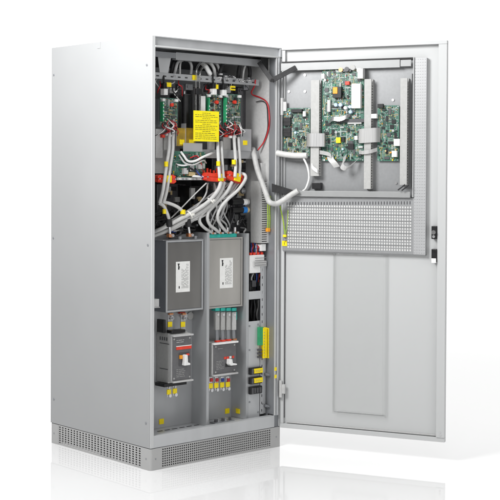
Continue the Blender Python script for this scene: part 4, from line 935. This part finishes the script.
for px, py, lab in ((161.6,421.5,'square yellow tag low on the back plate of the left bay'), (227.4,411,'square yellow tag at the floor of the middle bay')):
    a = F(px, py, .163); z = max(a.z, .156)
    solo(MB().box(a.x-.013, a.x+.013, .1625, .1653, z-.012, z+.012), 'warning_tag', 'yellow', lab, 'tag', (a.x, .1653, z-.012))
a = S(238, 411, .612); solo(MB().box(.6085, .6125, a.y-.012, a.y+.012, a.z-.011, a.z+.011), 'warning_tag', 'yellow', 'dim yellow tag low on the side of the right partition', 'tag', (.6125, a.y, a.z))
# floor clutter in bay 2
fl2 = MB(); r = random.Random(4)
q = F(222, 418, .08)
t = thing('earth_terminal', 'row of small silver bolts and lugs on the floor of the middle bay', 'terminal', (q.x, .1, .1402))
MB().box(q.x-.05, q.x+.07, .07, .11, .1402, .1455).build('bar', 'galvd', t, .001)
for k in range(5): MB().cyl((q.x-.035+k*.022, .085+.006*(k%2), .146), (q.x-.035+k*.022, .085+.006*(k%2), .158), .007, n=6).build('bolt', 'silver' if k%2 else 'dgrey', t)
# ------------------------------------------------------------------ breaker 2
b = FB(212.5,342,236,375,.065); X0, X1, z0, z1 = b
bk2 = thing('circuit_breaker', 'dark grey circuit breaker with small red marks and white toggle in the middle bay', 'circuit breaker', ((X0+X1)/2, .165, z0), None, 'circuit breakers')
MB().box(X0, X1, .09, .1645, z0-.003, z1+.003).build('base', 'mgrey', bk2, .002)
MB().box(X0, X1, .070, .0895, z0, z1).build('body', 'lgrey', bk2, .002)
MB().box(X0+.008, X1, .064, .0695, z0+.008, z1-.008).build('front_cover', 'breaker', bk2, .002)
MB().box(X0, X1+.004, .052, .0695, z1-.0075, z1).build('top_ledge', 'white', bk2, .001)
MB().box(X0, X1+.004, .052, .0695, z0, z0+.0075).build('bottom_ledge', 'lgrey', bk2, .001)
c = FB(224.5,356.3,235.5,358.6,.06)
for k in range(4): MB().box(c[0]+k*.0165, c[0]+.012+k*.0165, .062, .0636, c[2], c[3]).build('mark', 'red' if k != 2 else 'white', bk2)
c = FB(227.5,358.6,234.5,365,.055)
MB().box(c[0]-.006, c[1]+.006, .062, .0636, c[2]-.008, c[2]+.0095).build('escutcheon', 'black', bk2, .001)
MB().prism([(c[0], c[3]), (c[0]+.014, c[3]), (c[0]+.018, c[2]+.012), (c[1], c[2]+.006), (c[1], c[2]), (c[0]+.006, c[2]), (c[0]-.002, c[2]+.008)], .036, .0618).build('toggle', 'white', bk2, .002)
MB().box(X0+.03, X0+.06, .062, .0637, z1-.03, z1-.026).build('printed_line', 'inkgrey', bk2)
for x in (X0+.018, X1-.012):
    for z in (z0+.018, z1-.018): MB().cyl((x, .0625, z), (x, .0637, z), .0042, n=12).build('screw', 'mgrey', bk2)
mb = MB(); text_lines(mb, X0+.022, X0+.068, z0+.028, z0+.070, .0637, 6, 79, hfrac=.22); mb.build('lettering', 'mgrey', bk2)
# busbars above it
for k in range(4):
    px = 218+k*5.6
    t = thing('busbar', ('leftmost','second from left','third from left','rightmost')[k]+' of the four grey busbars above the middle breaker', 'busbar', F(px, 340, .08), None, 'busbars above the middle breaker')
    a, e = F(px-.4, 330, .085), F(px+.2, 312, .085)
    MB().box(a.x-.012, a.x+.012, .085, .10, a.z, e.z).build('bar', 'mgrey' if k < 3 else 'lgrey', t, .001)
    f = F(px-1.6, 340, .085); MB().bar((a.x, .092, a.z+.004), (f.x+.004, .085, z1+.006), .017, .006, Vector((0,1,0))).build('link', 'galvd', t, .0006)
    MB().box(f.x-.008, f.x+.014, .074, .09, z1+.0005, z1+.008).build('lug', 'red' if k < 3 else 'copper', t, .001)
    c = FB(px-2.6, 308, px+1.6, 311, .08); MB().box(c[0], c[1], .078, .11, c[2], c[3]).build('insulator', 'teal', t, .001)
    MB().cyl((a.x, .08, e.z-.012), (a.x, .0848, e.z-.012), .007, n=6).build('bolt', 'silver', t)
b = FB(235.5,312,239,320,.1); solo(MB().cyl(((b[0]+b[1])/2, .12, b[2]), ((b[0]+b[1])/2, .12, b[3]), .013, n=14), 'insulator', 'teal', 'teal round insulator right of the four busbars in the middle bay', 'insulator', (b[0], .12, b[2]), None, .001)
b = FB(233,320,237,329.5,.09); solo(MB().box(b[0], b[1], .095, .12, b[2], b[3]), 'insulator', 'white', 'white block under the teal insulator in the middle bay', 'insulator', (b[0], .12, b[2]), None, .002)
a = F(241, 313, .12); solo(MB().cyl((a.x, .155, a.z), (a.x, .1648, a.z), .020, n=20), 'grommet', 'dgrey', 'dark round grommet right of the teal insulator', 'grommet', (a.x,.1648,a.z), None, .002)
a = F(242, 325, .12); solo(MB().cyl((a.x, .158, a.z), (a.x, .1648, a.z), .016, n=20), 'grommet', 'mgrey', 'pale round grommet near the right partition in the middle bay', 'grommet', (a.x,.1648,a.z), None, .001)
for k in range(4):
    px = 210.8+k*5.7
    tail(px, 377-.2*k, 383.4-.5*k, 391-.5*k, .08, ('leftmost','second','third','rightmost')[k]+' cable lug with yellow tag under the middle breaker', 'lugs under the middle breaker')
    a = F(px+.2, 379.5, .08); solo(MB().box(a.x-.008, a.x+.008, .0745, .0795, a.z-.010, a.z+.006), 'wire_sleeve', 'redw' if k != 2 else 'bluew', ('dark red','dark red','dark blue','dark red')[k]+' sleeve over the '+('leftmost','second','third','rightmost')[k]+' lug under the middle breaker', 'sleeve', (a.x, .0795, a.z-.01), None, .001)

# ================================================================== light
def area(name, loc, target, size, power, color=(1,1,1), sy=None):
    l = bpy.data.lights.new(name, 'AREA'); l.energy = power; l.color = color; l.shape = 'RECTANGLE'; l.size = size; l.size_y = sy or size
    o = bpy.data.objects.new(name, l); col.objects.link(o); o.location = loc
    o.rotation_euler = (Vector(target)-Vector(loc)).to_track_quat('-Z', 'Y').to_euler(); return o
area('unseen_key', (-1.45, -.3, 2.7), (0, .3, 2.3), 1.1, 100)  # unseen lamp, added to grade the side panel from the top down
area('unseen_front_fill', (-2.2, -3.6, 3.0), (.75, 0, 1.5), 2.2, 40)  # unseen fill, added to light the door and the front
area('added_low_fill', (.15, -4.6, 1.15), (.4, 0, .6), 2.2, 30)  # fill added out of view to brighten the lower bays
w = bpy.data.worlds.new('World'); sc.world = w; w.use_nodes = True
nt = w.node_tree; bg = nt.nodes['Background']; L = nt.links.new
tc = nt.nodes.new('ShaderNodeTexCoord'); vm = nt.nodes.new('ShaderNodeVectorMath'); vm.operation = 'DOT_PRODUCT'; vm.inputs[1].default_value = (.45, .50, .74)
L(tc.outputs['Generated'], vm.inputs[0])
mr = nt.nodes.new('ShaderNodeMapRange'); mr.interpolation_type = 'SMOOTHSTEP'
for k, v in (('From Min', .1), ('From Max', .6), ('To Min', .16), ('To Max', 1.3)): mr.inputs[k].default_value = v
L(vm.outputs['Value'], mr.inputs['Value']); L(mr.outputs['Result'], bg.inputs['Strength']); bg.inputs['Color'].default_value = (1,1,1,1)

# ================================================================== camera
cd = bpy.data.cameras.new('camera'); cam = bpy.data.objects.new('camera', cd); col.objects.link(cam); sc.camera = cam
cam.matrix_world = Matrix(((rt.x, up.x, -fw.x, CAM.x), (rt.y, up.y, -fw.y, CAM.y), (rt.z, up.z, -fw.z, CAM.z), (0,0,0,1)))
cd.sensor_width = 36; cd.lens = 36*FOC/500; cd.shift_y = (PY-250)/500; cd.clip_end = 500; cd.clip_start = .05
sc.view_settings.view_transform = 'Standard'; sc.view_settings.look = 'None'; sc.view_settings.exposure = 0; sc.view_settings.gamma = 1
